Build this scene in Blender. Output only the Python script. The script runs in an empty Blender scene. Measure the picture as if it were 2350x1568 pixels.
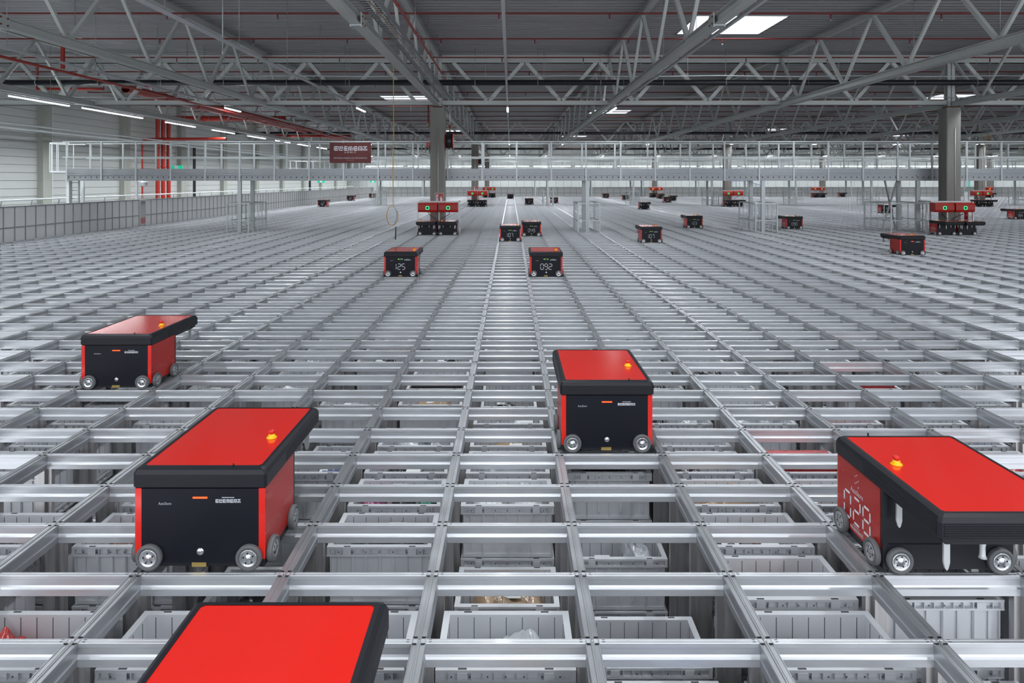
import bpy, math, random
from mathutils import Vector, Matrix
random.seed(7)
PI = math.pi
sc = bpy.context.scene
C = sc.collection

# ------------------------------------------------------------------ camera, world, lights
G = 5.4            # height of the top of the storage grid above the hall floor
H = 1.88           # camera height above the grid
F = 1588.0         # focal length in pixels of the 2350 px wide frame
VX, VY = 1172.5, 413.0
cam = bpy.data.cameras.new('camera')
cam.sensor_width = 36.0
cam.lens = F / 2350 * 36.0
cam.shift_x = (1175 - VX) / 2350
cam.shift_y = -(784 - VY) / 2350
cam.clip_start = 0.05
cam.clip_end = 400
camo = bpy.data.objects.new('camera', cam)
C.objects.link(camo)
camo.location = (0, 0, G + H)
camo.rotation_euler = (PI / 2, 0, 0)
sc.camera = camo

sc.view_settings.view_transform = 'Standard'
sc.view_settings.look = 'None'
sc.view_settings.exposure = 0.0
sc.view_settings.gamma = 1.0
sc.view_settings.use_curve_mapping = False
sc.cycles.use_denoising = True
sc.cycles.max_bounces = 7
sc.cycles.diffuse_bounces = 3
sc.cycles.glossy_bounces = 4
sc.cycles.transmission_bounces = 3
sc.cycles.caustics_reflective = False
sc.cycles.caustics_refractive = False
sc.cycles.sample_clamp_indirect = 4.0
sc.cycles.use_light_tree = True

W = bpy.data.worlds.new('world')
sc.world = W
W.use_nodes = True
W.node_tree.nodes['Background'].inputs[0].default_value = (0.90, 0.94, 1.0, 1)
W.node_tree.nodes['Background'].inputs[1].default_value = 2.6

TRACKS = [-15.3, -10.2, -5.5, -0.12, 3.75, 9.9, 15.9, 21.9, 27.9, 33.9, 39.9, 45.9, 51.9, 57.9, 63.9]
TRACK_Z = 4.48
def strip_light(x, y0, y1, z, power, width=0.16, spread=150):
    l = bpy.data.lights.new('added_light_strip', 'AREA')
    l.shape = 'RECTANGLE'
    l.size = width
    l.size_y = y1 - y0
    l.energy = power * (y1 - y0)
    l.color = (0.93, 0.97, 1.0)
    l.spread = math.radians(spread)
    o = bpy.data.objects.new('added_light_strip', l)
    C.objects.link(o)
    o.location = (x, (y0 + y1) / 2, z + G)
for i, x in enumerate(TRACKS):  # continuous light added along each track, spread limited so it stays unseen
    near = -5.5
    strip_light(x, near, 36.0, TRACK_Z - 0.05, 13.0, 0.14, 130)
    strip_light(x, 36.0, 86.0, TRACK_Z - 0.05, 24.0, 0.14, 145)
# added light without a fixture, brightens the wall along the left aisle
strip_light(-17.6, 0.0, 86.0, 4.0, 26.0, 0.14, 150)
# ------------------------------------------------------------------ materials
M = {}
def mat(name, col, rough=0.5, metal=0.0, emit=None, estr=0.0, noise=None, bump=None, coat=0.0, alpha=None, spec=None, aniso=None, transl=0.0):
    m = bpy.data.materials.new(name); m.use_nodes = True
    nt = m.node_tree; b = nt.nodes['Principled BSDF']
    b.inputs['Base Color'].default_value = (*col, 1)
    b.inputs['Roughness'].default_value = rough
    b.inputs['Metallic'].default_value = metal
    if coat: b.inputs['Coat Weight'].default_value = coat; b.inputs['Coat Roughness'].default_value = 0.12
    if spec is not None: b.inputs['Specular IOR Level'].default_value = spec
    if emit:
        b.inputs['Emission Color'].default_value = (*emit, 1); b.inputs['Emission Strength'].default_value = estr
    if noise:   # (scale vector, colour amount, roughness amount)
        (sx, sy, sz), ca, ra = noise
        tc = nt.nodes.new('ShaderNodeTexCoord'); mp = nt.nodes.new('ShaderNodeMapping')
        mp.inputs['Scale'].default_value = (sx, sy, sz)
        n = nt.nodes.new('ShaderNodeTexNoise'); n.inputs['Scale'].default_value = 1.0; n.inputs['Detail'].default_value = 4
        nt.links.new(tc.outputs['Object'], mp.inputs[0]); nt.links.new(mp.outputs[0], n.inputs['Vector'])
        if ca:
            r = nt.nodes.new('ShaderNodeValToRGB')
            r.color_ramp.elements[0].position = 0.3; r.color_ramp.elements[1].position = 0.7
            r.color_ramp.elements[0].color = (*[c * (1 - ca) for c in col], 1)
            r.color_ramp.elements[1].color = (*[min(1, c * (1 + ca)) for c in col], 1)
            nt.links.new(n.outputs['Fac'], r.inputs[0]); nt.links.new(r.outputs[0], b.inputs['Base Color'])
        if ra:
            mr = nt.nodes.new('ShaderNodeMapRange')
            mr.inputs[1].default_value = 0.25; mr.inputs[2].default_value = 0.75
            mr.inputs[3].default_value = max(0.02, rough - ra); mr.inputs[4].default_value = rough + ra
            nt.links.new(n.outputs['Fac'], mr.inputs[0]); nt.links.new(mr.outputs[0], b.inputs['Roughness'])
        if bump:
            bp = nt.nodes.new('ShaderNodeBump'); bp.inputs['Strength'].default_value = bump; bp.inputs['Distance'].default_value = 0.02
            nt.links.new(n.outputs['Fac'], bp.inputs['Height']); nt.links.new(bp.outputs[0], b.inputs['Normal'])
    if aniso:      # drawn profile: the grain runs along the rail
        b.inputs['Anisotropic'].default_value = 0.75
        cv = nt.nodes.new('ShaderNodeCombineXYZ')
        for i in range(3): cv.inputs[i].default_value = aniso[i]
        nt.links.new(cv.outputs[0], b.inputs['Tangent'])
    if transl:     # milky sheet that lets light through
        tr = nt.nodes.new('ShaderNodeBsdfTranslucent'); tr.inputs[0].default_value = (*[min(1, c * 1.25) for c in col], 1)
        mx_ = nt.nodes.new('ShaderNodeMixShader'); mx_.inputs[0].default_value = transl
        out = nt.nodes['Material Output']
        nt.links.new(b.outputs[0], mx_.inputs[1]); nt.links.new(tr.outputs[0], mx_.inputs[2]); nt.links.new(mx_.outputs[0], out.inputs[0])
    if alpha is not None: b.inputs['Alpha'].default_value = alpha
    M[name] = m
    return m
mat('aluminium', (0.66, 0.68, 0.715), 0.38, 0.50, noise=((5, 5, 22), 0.07, 0.07), aniso=(1, 0, 0), coat=0.6)
mat('aluminium_long_shaded', (0.48, 0.495, 0.52), 0.34, 0.70, noise=((5, 5, 22), 0.07, 0.07), aniso=(0, 1, 0))  # same metal as the cross rails, their duller light put into the base colour
mat('aluminium_post', (0.50, 0.49, 0.49), 0.36, 0.75, noise=((30, 30, 1.5), 0.15, 0.1))
mat('galvanised', (0.37, 0.39, 0.41), 0.42, 0.45, noise=((3, 3, 3), 0.07, 0.06))
mat('galvanised_bright', (0.58, 0.62, 0.63), 0.42, 0.35, noise=((3, 3, 3), 0.05, 0.06))
mat('painted_steel', (0.60, 0.63, 0.62), 0.5, 0.15, noise=((1, 1, 1), 0.06, 0.04))
mat('deck_metal', (0.38, 0.385, 0.40), 0.5, 0.3, noise=((0.4, 4, 1), 0.10, 0.06))
mat('concrete', (0.27, 0.265, 0.25), 0.85, noise=((3, 3, 0.8), 0.14, 0.0), bump=0.1)
mat('concrete_pale', (0.38, 0.39, 0.35), 0.85, noise=((2, 2, 0.6), 0.10, 0.0), bump=0.08)
mat('wall_panel', (0.56, 0.575, 0.56), 0.6, noise=((0.1, 0.15, 0.4), 0.05, 0.0))
mat('wall_far', (0.70, 0.73, 0.73), 0.6, noise=((0.2, 0.2, 0.4), 0.03, 0.0))
mat('wall_joint', (0.26, 0.27, 0.26), 0.8)
mat('floor_concrete', (0.10, 0.10, 0.10), 0.7, noise=((0.5, 0.5, 0.5), 0.1, 0.05))
mat('fence_panel', (0.80, 0.81, 0.83), 0.45, 0.0, noise=((1, 0.8, 1), 0.06, 0.05), transl=0.35)
mat('fence_frame', (0.38, 0.39, 0.41), 0.45, 0.3)
mat('fence_white', (0.92, 0.94, 0.95), 0.5, transl=0.5)
mat('red_pipe', (0.42, 0.028, 0.018), 0.35)
mat('red_pipe_dark', (0.20, 0.014, 0.012), 0.45)
mat('black_pipe', (0.018, 0.020, 0.026), 0.35)
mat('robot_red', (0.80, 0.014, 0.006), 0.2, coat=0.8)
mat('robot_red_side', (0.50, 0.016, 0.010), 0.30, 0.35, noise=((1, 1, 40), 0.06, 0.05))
mat('robot_black', (0.012, 0.013, 0.018), 0.42, spec=0.3)
mat('robot_face', (0.009, 0.010, 0.016), 0.35, spec=0.25)
mat('robot_dark', (0.004, 0.004, 0.005), 0.5)
mat('rubber', (0.12, 0.125, 0.13), 0.55)
mat('hub_metal', (0.62, 0.64, 0.66), 0.25, 0.85)
mat('white_marking', (0.80, 0.83, 0.88), 0.5, emit=None)
mat('grey_marking', (0.48, 0.50, 0.55), 0.5)
mat('pale_red_marking', (0.62, 0.22, 0.22), 0.5)
mat('gripper_grey', (0.55, 0.57, 0.58), 0.35, 0.2)
mat('yellow', (0.90, 0.55, 0.0), 0.35)
mat('button_red', (0.60, 0.012, 0.010), 0.35)
mat('charger_red', (0.36, 0.020, 0.012), 0.40)
mat('sign_red', (0.115, 0.018, 0.018), 0.5)
mat('bin_plastic', (0.68, 0.695, 0.73), 0.45, noise=((4, 4, 4), 0.04, 0.03))
mat('bin_seam', (0.07, 0.07, 0.08), 0.7)
mat('ladder_white', (0.78, 0.82, 0.83), 0.4)
mat('lamp_white', (0.9, 0.95, 1.0), 0.5, emit=(0.93, 0.98, 1.0), estr=45.0)
mat('lamp_far', (0.9, 0.95, 1.0), 0.5, emit=(0.93, 0.98, 1.0), estr=30.0)
mat('track_white', (0.62, 0.65, 0.68), 0.4)
mat('skylight', (0.9, 0.93, 0.97), 0.5, emit=(0.93, 0.96, 1.0), estr=2.6)
mat('skylight_well', (0.90, 0.91, 0.93), 0.6)
mat('led_green', (0.0, 0.4, 0.12), 0.5, emit=(0.02, 0.95, 0.30), estr=1.3)
mat('led_lime', (0.2, 0.5, 0.0), 0.5, emit=(0.35, 1.0, 0.08), estr=1.5)
mat('led_red', (0.6, 0.03, 0.0), 0.5, emit=(1.0, 0.06, 0.01), estr=3.0)
mat('led_orange', (0.8, 0.2, 0.0), 0.5, emit=(1.0, 0.28, 0.02), estr=2.5)
mat('exit_green', (0.0, 0.30, 0.18), 0.5, emit=(0.0, 0.45, 0.28), estr=0.8)
mat('cord_orange', (0.60, 0.33, 0.06), 0.5)
mat('cord_blue', (0.15, 0.24, 0.45), 0.5)
mat('brass', (0.5, 0.36, 0.12), 0.35, 0.8)
mat('rust', (0.16, 0.05, 0.02), 0.8)
mat('white_plastic', (0.75, 0.78, 0.80), 0.4)
mat('blue_paint', (0.15, 0.20, 0.45), 0.5)
BAGCOL = {'black': (0.022, 0.023, 0.028), 'clear': (0.42, 0.44, 0.47), 'white': (0.72, 0.74, 0.76), 'tan': (0.36, 0.25, 0.16),
          'brown': (0.17, 0.06, 0.03), 'red': (0.42, 0.03, 0.03), 'blue': (0.13, 0.16, 0.30), 'purple': (0.25, 0.02, 0.10), 'green': (0.02, 0.24, 0.17)}
for k, c in BAGCOL.items():
    m = mat('bag_' + k, c, 0.16, 0.0, noise=((14, 14, 14), 0.25, 0.08), bump=0.9, coat=0.5)

# ------------------------------------------------------------------ mesh building
class MB:
    def __init__(s): s.v = []; s.f = []; s.m = []; s.s = []; s.mats = []
    def mi(s, name):
        if name not in s.mats: s.mats.append(name)
        return s.mats.index(name)
    def quad(s, pts, mt, smooth=False):
        n = len(s.v); s.v += [tuple(p) for p in pts]; s.f.append(tuple(range(n, n + len(pts)))); s.m.append(s.mi(mt)); s.s.append(smooth)
    def box(s, x0, x1, y0, y1, z0, z1, mt):
        n = len(s.v)
        s.v += [(x0, y0, z0), (x1, y0, z0), (x1, y1, z0), (x0, y1, z0), (x0, y0, z1), (x1, y0, z1), (x1, y1, z1), (x0, y1, z1)]
        i = s.mi(mt)
        for q in ((0, 3, 2, 1), (4, 5, 6, 7), (0, 1, 5, 4), (1, 2, 6, 5), (2, 3, 7, 6), (3, 0, 4, 7)):
            s.f.append(tuple(n + k for k in q)); s.m.append(i); s.s.append(False)
    def bar(s, a, b, w, h, mt, up=(0, 0, 1)):
        a = Vector(a); b = Vector(b); d = (b - a).normalized(); up = Vector(up)
        if abs(d.dot(up)) > 0.99: up = Vector((1, 0, 0))
        r = d.cross(up).normalized() * (w / 2); u = r.cross(d).normalized() * (h / 2)
        n = len(s.v)
        for p in (a, b):
            for q in (-r - u, r - u, r + u, -r + u): s.v.append(tuple(p + q))
        i = s.mi(mt)
        for q in ((3, 2, 1, 0), (4, 5, 6, 7), (0, 1, 5, 4), (1, 2, 6, 5), (2, 3, 7, 6), (3, 0, 4, 7)):
            s.f.append(tuple(n + k for k in q)); s.m.append(i); s.s.append(False)
    def cyl(s, a, b, r0, mt, r1=None, n=12, caps=True):
        a = Vector(a); b = Vector(b); d = (b - a).normalized(); r1 = r0 if r1 is None else r1
        u = d.orthogonal().normalized(); w = d.cross(u)
        k = len(s.v); i = s.mi(mt)
        for p, r in ((a, r0), (b, r1)):
            for j in range(n):
                t = 2 * PI * j / n; s.v.append(tuple(p + (u * math.cos(t) + w * math.sin(t)) * r))
        for j in range(n):
            s.f.append((k + j, k + (j + 1) % n, k + n + (j + 1) % n, k + n + j)); s.m.append(i); s.s.append(True)
        if caps:
            s.f.append(tuple(k + j for j in reversed(range(n)))); s.m.append(i); s.s.append(False)
            s.f.append(tuple(k + n + j for j in range(n))); s.m.append(i); s.s.append(False)
    def tube(s, pts, r, mt, n=8):
        pts = [Vector(p) for p in pts]; k = len(s.v); i = s.mi(mt); u = None
        for q, p in enumerate(pts):
            d = (pts[min(q + 1, len(pts) - 1)] - pts[max(q - 1, 0)]).normalized()
            u = d.orthogonal().normalized() if u is None else (u - d * u.dot(d)).normalized()
            w = d.cross(u)
            for j in range(n):
                t = 2 * PI * j / n; s.v.append(tuple(p + (u * math.cos(t) + w * math.sin(t)) * r))
        for q in range(len(pts) - 1):
            for j in range(n):
                a = k + q * n
                s.f.append((a + j, a + (j + 1) % n, a + n + (j + 1) % n, a + n + j)); s.m.append(i); s.s.append(True)
    def lathe(s, prof, c, axis, mt, n=16):
        c = Vector(c); d = Vector(axis).normalized(); u = d.orthogonal().normalized(); w = d.cross(u)
        k = len(s.v); i = s.mi(mt)
        for (r, h) in prof:
            for j in range(n):
                t = 2 * PI * j / n; s.v.append(tuple(c + d * h + (u * math.cos(t) + w * math.sin(t)) * max(r, 1e-5)))
        for q in range(len(prof) - 1):
            for j in range(n):
                a = k + q * n
                s.f.append((a + j, a + (j + 1) % n, a + n + (j + 1) % n, a + n + j)); s.m.append(i); s.s.append(True)
    def extrude(s, prof, a, b, axis, mt, closed=True):
        # prof: list of (p, z); axis 'x' -> p is y, runs from a to b in x; axis 'y' -> p is x; axis 'z' -> (x, y)
        k = len(s.v); n = len(prof); i = s.mi(mt)
        for t in (a, b):
            for (p, z) in prof:
                s.v.append((t, p, z) if axis == 'x' else (p, t, z) if axis == 'y' else (p, z, t))
        for j in range(n if closed else n - 1):
            q = (k + j, k + (j + 1) % n, k + n + (j + 1) % n, k + n + j)
            s.f.append(q if axis == 'y' else q[::-1]); s.m.append(i); s.s.append(False)
    def add(s, o, mtx=None):
        n = len(s.v)
        s.v += [tuple(mtx @ Vector(p)) for p in o.v] if mtx else o.v
        s.f += [tuple(n + j for j in f) for f in o.f]
        s.m += [s.mi(o.mats[j]) for j in o.m]; s.s += o.s
    def mesh(s, name):
        me = bpy.data.meshes.new(name); me.from_pydata(s.v, [], s.f)
        for t in s.mats: me.materials.append(M[t])
        me.polygons.foreach_set('material_index', s.m); me.polygons.foreach_set('use_smooth', s.s)
        me.update()
        return me

def link(name, me, parent=None, loc=(0, 0, 0), rz=0.0):
    o = bpy.data.objects.new(name, me); C.objects.link(o)
    o.location = loc if parent else (loc[0], loc[1], loc[2] + G)
    o.rotation_euler = (0, 0, rz)
    if parent: o.parent = parent
    return o
def obj(name, mb, parent=None, loc=(0, 0, 0), rz=0.0): return link(name, mb.mesh(name), parent, loc, rz)
def tag(o, label, cat, group=None, kind=None):
    o['label'] = label; o['category'] = cat
    if group: o['group'] = group
    if kind: o['kind'] = kind
    return o
def thing(name, label, cat, loc=(0, 0, 0), rz=0.0, group=None):
    return tag(link(name, None, None, loc, rz), label, cat, group)
def struct(name, mb, label=None, loc=(0, 0, 0)):
    o = obj(name, mb, None, loc); o['kind'] = 'structure'
    if label: o['label'] = label
    return o
def copy_tree(o, parent=None):
    c = o.copy(); C.objects.link(c)
    if parent is not None: c.parent = parent
    for ch in o.children: copy_tree(ch, c)
    return c
def ordinal(n):
    return ['zeroth', 'first', 'second', 'third', 'fourth', 'fifth', 'sixth', 'seventh', 'eighth', 'ninth', 'tenth', 'eleventh', 'twelfth',
            'thirteenth', 'fourteenth', 'fifteenth', 'sixteenth', 'seventeenth', 'eighteenth', 'nineteenth', 'twentieth'][n]

# flat lettering placed on a plane
_tc = {}
def text_geo(txt):
    if txt not in _tc:
        cu = bpy.data.curves.new('lettering', 'FONT'); cu.body = txt; cu.align_x = 'CENTER'; cu.align_y = 'CENTER'
        cu.resolution_u = 2
        o = bpy.data.objects.new('lettering', cu); me = o.to_mesh()
        v = [tuple(p.co) for p in me.vertices]; f = [tuple(p.vertices) for p in me.polygons]
        o.to_mesh_clear(); bpy.data.objects.remove(o); bpy.data.curves.remove(cu)
        xs = [p[0] for p in v]; ys = [p[1] for p in v]
        cx, cy = (min(xs) + max(xs)) / 2, (min(ys) + max(ys)) / 2
        w, h = max(xs) - min(xs), max(ys) - min(ys)
        _tc[txt] = ([((p[0] - cx), (p[1] - cy)) for p in v], f, w, h)
    return _tc[txt]
def put_flat(mb, pts, faces, c, u, v, su, sv, mt):
    c = Vector(c); u = Vector(u); v = Vector(v); n = len(mb.v); i = mb.mi(mt)
    mb.v += [tuple(c + u * (p[0] * su) + v * (p[1] * sv)) for p in pts]
    for f in faces: mb.f.append(tuple(n + j for j in f)); mb.m.append(i); mb.s.append(False)
def text(mb, txt, c, u, v, width, height, mt):
    p, f, w, h = text_geo(txt); put_flat(mb, p, f, c, u, v, width / w, height / h, mt)
SEG = {'0': 'abcdef', '1': 'ef', '2': 'abged', '3': 'abgcd', '4': 'fgbc', '5': 'afgcd', '6': 'afgedc', '7': 'abc', '8': 'abcdefg', '9': 'abcdfg'}
def digits(mb, num, c, u, v, h, mt):
    w = h * 0.52; t = h * 0.095; gap = h * 0.23
    widths = [w * 0.12 if ch == '1' else w for ch in num]
    tot = sum(widths) + gap * (len(num) - 1); x = -tot / 2
    c = Vector(c); u = Vector(u); v = Vector(v)
    def seg(x0, y0, x1, y1):
        e = t * 0.5; g = t * 0.55
        if abs(x1 - x0) > abs(y1 - y0):
            pts = [(x0 + g, y0), (x0 + g + e, y0 - e), (x1 - g - e, y0 - e), (x1 - g, y0), (x1 - g - e, y0 + e), (x0 + g + e, y0 + e)]
        else:
            pts = [(x0, y0 + g), (x0 + e, y0 + g + e), (x0 + e, y1 - g - e), (x0, y1 - g), (x0 - e, y1 - g - e), (x0 - e, y0 + g + e)]
        mb.quad([c + u * p[0] + v * p[1] for p in pts], mt)
    for ch, wd in zip(num, widths):
        hh = h / 2
        if ch == '1':
            seg(x, -hh, x, 0); seg(x, 0, x, hh)
        else:
            for sg in SEG[ch]:
                a = {'a': (x, hh, x + w, hh), 'g': (x, 0, x + w, 0), 'd': (x, -hh, x + w, -hh), 'f': (x, 0, x, hh), 'e': (x, -hh, x, 0),
                     'b': (x + w, 0, x + w, hh), 'c': (x + w, -hh, x + w, 0)}[sg]
                seg(*a)
        x += wd + gap
# the logo word on the banner and the robots, letters drawn with strokes on a 5 x 5 lattice
ELM = [[(0, 0, 5, 1), (0, 2, 5, 3), (0, 4, 5, 5), (0, 0, 1, 5)],
       [(0, 0, 1, 5), (0, 0, 5, 1), (2, 2, 3, 5), (4, 2, 5, 5)],
       [(0, 0, 5, 1), (0, 2, 5, 3), (0, 4, 5, 5), (0, 0, 1, 5)],
       [(0, 0, 1, 5), (0, 4, 5, 5), (2, 0, 3, 5), (4, 0, 5, 5)],
       [(0, 0, 5, 1), (0, 2, 5, 3), (0, 4, 5, 5), (0, 0, 1, 5)],
       [(0, 0, 1, 5), (0, 4, 5, 5), (2, 0, 3, 3), (4, 0, 5, 5)],
       [(0, 4, 5, 5), (2, 0, 3, 5), (0, 0, 1, 2.4), (4, 0, 5, 2.4)]]
def element_word(mb, c, u, v, width, height, mt):
    c = Vector(c); u = Vector(u); v = Vector(v); n = 7; lw = 5.0; gp = 1.0; tot = n * lw + (n - 1) * gp
    su = width / tot; sv = height / 5
    for i, L in enumerate(ELM):
        ox = -tot / 2 + i * (lw + gp)
        for (x0, y0, x1, y1) in L:
            y0 -= 2.5; y1 -= 2.5
            mb.quad([c + u * ((ox + a) * su) + v * (b * sv) for a, b in ((x0, y0), (x1, y0), (x1, y1), (x0, y1))], mt)

# ------------------------------------------------------------------ hall shell
XL, XR, YB, YF = -20.3, 72.0, -6.0, 88.0
ZD = 6.36       # underside of the roof deck above the grid
fl = MB(); fl.box(XL - 1, XR + 1, YB, YF + 1, -G - 0.2, -G, 'floor_concrete'); struct('floor', fl, 'grey concrete hall floor under the storage grid')

# roof deck: trapezoidal sheet, ribs run left to right; openings for the skylights
SKY = [(6.35, 20.15), (-5.75, 38.0), (6.5, 45.6), (23.3, 37.4), (-5.3, 63.0), (6.5, 71.5), (23.0, 62.0), (40.0, 45.0), (40.0, 70.0)]
SW, SD = 2.5, 2.1
deck = MB()
pitch = 0.29
prof1 = [(0.0, 0.0), (0.17, 0.0), (0.205, 0.05), (0.255, 0.05), (0.29, 0.0)]
rows = int((YF - YB) / pitch) + 1
for r in range(rows):
    y = YB + r * pitch
    cuts = sorted((x - SW / 2, x + SW / 2) for x, yy in SKY if abs(y + pitch / 2 - yy) < SD / 2 + pitch / 2)
    x = XL - 0.5; spans = []
    for a, b in cuts: spans.append((x, a)); x = b
    spans.append((x, XR + 0.5))
    for a, b in spans:
        deck.extrude([(y + p, ZD + z) for p, z in prof1], a, b, 'x', 'deck_metal', closed=False)
ceil_o = struct('ceiling', deck, 'dark grey profiled metal roof deck')
for i, (x, y) in enumerate(SKY):
    t = thing('skylight', 'square rooflight glowing white ' + ['above the nearest right bay', 'left of the near concrete column', 'in the middle right bay, smaller and farther', 'above the tall right concrete column', 'low and far left of the middle', 'farthest one in the middle bay', 'far to the right, half behind girders', 'far right in the second bay', 'farthest right'][i], 'skylight', (x, y, ZD), group='rooflights in the roof deck')
    a, b, h = SW / 2, SD / 2 + 0.15, 0.55
    w = MB()
    for (x0, x1, y0, y1) in ((-a - .05, -a, -b, b), (a, a + .05, -b, b), (-a, a, -b - .05, -b), (-a, a, b, b + .05)):
        w.box(x0, x1, y0, y1, 0.0, h, 'skylight_well')
    obj('skylight_curb', w, t)
    d = MB(); d.box(-a - .05, a + .05, -b - .05, b + .05, h, h + 0.04, 'skylight'); obj('dome_panel', d, t)

# left wall: horizontal sandwich panels between concrete pilasters
wl = MB()
z = -G
while z < ZD + 0.5:
    wl.box(XL - 0.15, XL, YB, YF, z, z + 0.31, 'wall_panel')
    wl.box(XL - 0.15, XL - 0.02, YB, YF, z + 0.31, z + 0.33, 'wall_joint')
    z += 0.33
struct('wall_left', wl, 'left wall of white horizontal panels')
wf = MB()
x = XL
while x < XR:
    wf.box(x, x + 0.97, YF, YF + 0.15, -G, ZD + 0.5, 'wall_far'); wf.box(x + 0.97, x + 1.0, YF + 0.02, YF + 0.15, -G, ZD + 0.5, 'wall_joint')
    x += 1.0
struct('wall_back', wf, 'far end wall of white panels')
wr = MB(); wr.box(XR, XR + 0.15, YB, YF, -G, ZD + 0.5, 'wall_panel'); struct('wall_right', wr, 'right wall of white panels')
for k in range(15):
    y = 5.0 + 6.225 * k
    p = MB(); p.box(XL - 0.05, XL + 0.25, y - 0.25, y + 0.35, -G, ZD, 'concrete_pale')
    p.box(XL - 0.05, XL + 0.10, y + 0.35, y + 0.62, -G, ZD, 'wall_far')
    o = struct('wall_pilaster', p, 'pale concrete pilaster against the left wall')

# ------------------------------------------------------------------ concrete columns
COLX = [-2.56, 15.4, 33.4, 51.4, 69.3]; COLY = [24.3, 49.3, 74.2]
colname = ['left', 'second from left', 'third from left', 'fourth from left', 'rightmost']
for j, cy in enumerate(COLY):
    for i, cx in enumerate(COLX):
        t = thing('concrete_column', 'grey concrete column, %s of the %s row of columns' % (['leftmost', 'second from left', 'third from left', 'fourth from left', 'rightmost'][i], ['nearest', 'middle', 'farthest'][j]), 'column', (cx, cy, 0), group='concrete columns carrying the roof')
        m = MB(); w = 0.25; c = 0.025
        pr = [(-w, -w + c), (-w + c, -w), (w - c, -w), (w, -w + c), (w, w - c), (w - c, w), (-w + c, w), (-w, w - c)]
        m.extrude(pr, -G, 4.40, 'z', 'concrete'); m.quad([(p[0], p[1], 4.40) for p in pr], 'concrete')
        obj('shaft', m, t)
        s = MB(); s.box(-.16, .16, -.16, .16, 4.42, 4.45, 'rust'); s.box(-.13, .13, -.10, -.08, 4.44, 6.2, 'painted_steel'); s.box(-.13, .13, .08, .10, 4.44, 6.2, 'painted_steel'); s.box(-.01, .01, -.1, .1, 4.44, 6.2, 'painted_steel')
        obj('steel_stub', s, t)
        s = MB(); s.cyl((0.03, -0.265, 0.0), (0.03, -0.265, 3.7), 0.012, 'galvanised_bright', n=8); obj('conduit', s, t)

# ------------------------------------------------------------------ roof steel
def beam_i(mb, a, b, w, h, mt):     # H beam along y or x
    a = Vector(a); b = Vector(b); ax = 'y' if abs(b.y - a.y) > abs(b.x - a.x) else 'x'
    t = 0.014; c = a.x if ax == 'y' else a.y; z = a.z
    r = (a.y, b.y) if ax == 'y' else (a.x, b.x)
    for (p0, p1, z0, z1) in ((-w / 2, w / 2, -h / 2, -h / 2 + t), (-w / 2, w / 2, h / 2 - t, h / 2), (-t / 2, t / 2, -h / 2 + t, h / 2 - t)):
        if ax == 'y': mb.box(c + p0, c + p1, r[0], r[1], z + z0, z + z1, mt)
        else: mb.box(r[0], r[1], c + p0, c + p1, z + z0, z + z1, mt)
BAY = 24.95; NP = 8; PL = BAY / NP
ZB, ZT = 4.53, 6.22
def truss_parts():
    P = []
    m = MB(); beam_i(m, (0, 0, ZB), (0, BAY, ZB), 0.17, 0.17, 'painted_steel'); P.append(('bottom_chord', m))
    m = MB(); beam_i(m, (0, 0, ZT), (0, BAY, ZT), 0.15, 0.16, 'painted_steel'); P.append(('top_chord', m))
    for k in range(NP):
        yb = (k + .5) * PL
        for yt in (k * PL + 0.06, (k + 1) * PL - 0.06):
            m = MB(); s = 1 if yt > yb else -1
            m.bar((0, yb + s * .05, ZB + .08), (0, yt, ZT - .08), 0.085 if s > 0 else 0.07, 0.085 if s > 0 else 0.07, 'painted_steel'); P.append(('diagonal_brace', m))
    m = MB()
    y = BAY - 12.75
    for s in (-1, 1):
        m.box(s * .09 - .008, s * .09 + .008, y - .14, y + .14, ZB - .12, ZB + .12, 'galvanised_bright')
        for a in (-.08, .08):
            for b in (-.06, .06): m.cyl((s * .095, y + a, ZB + b), (s * .115, y + a, ZB + b), .016, 'rust', n=8)
    m.box(-.1, .1, y - .14, y + .14, ZB - .10, ZB - .086, 'galvanised_bright'); P.append(('splice_plate', m))
    return P
TP = [(n, m.mesh(n)) for n, m in truss_parts()]
whole = MB()
for n, m in truss_parts(): whole.add(m)
whole_me = whole.mesh('roof_truss')
TX = [-2.56 + 6 * k for k in range(-2, 13)]
bayname = ['overhead bay', 'second bay', 'third bay', 'bay by the far wall']
for b in range(4):
    y0 = -0.65 + b * BAY
    if b == 3: y0 = -0.65 + 3 * BAY
    for i, x in enumerate(TX):
        if b == 0 and x > 24: continue
        side = ['on the left wall side', 'second from the left wall', 'over the left column row', 'just right of the middle', 'fifth from the left wall', 'over the second column row', 'seventh from the left wall', 'eighth from the left wall', 'over the third column row', 'tenth from the left wall', 'eleventh from the left wall', 'over the fourth column row', 'thirteenth from the left wall', 'fourteenth from the left wall', 'nearest the right wall'][i]
        lab = 'grey steel roof truss in the %s, %s' % (bayname[b], side)
        if b < 2:
            t = thing('roof_truss', lab, 'truss', (x, y0, 0), group='lengthwise roof trusses')
            for n, me in TP: link(n, me, t)
        elif b == 2 or True:
            o = link('roof_truss', whole_me, None, (x, y0, 0)); tag(o, lab, 'truss', 'lengthwise roof trusses')
            if b == 3: o.scale = (1, 0.5, 1)
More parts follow.
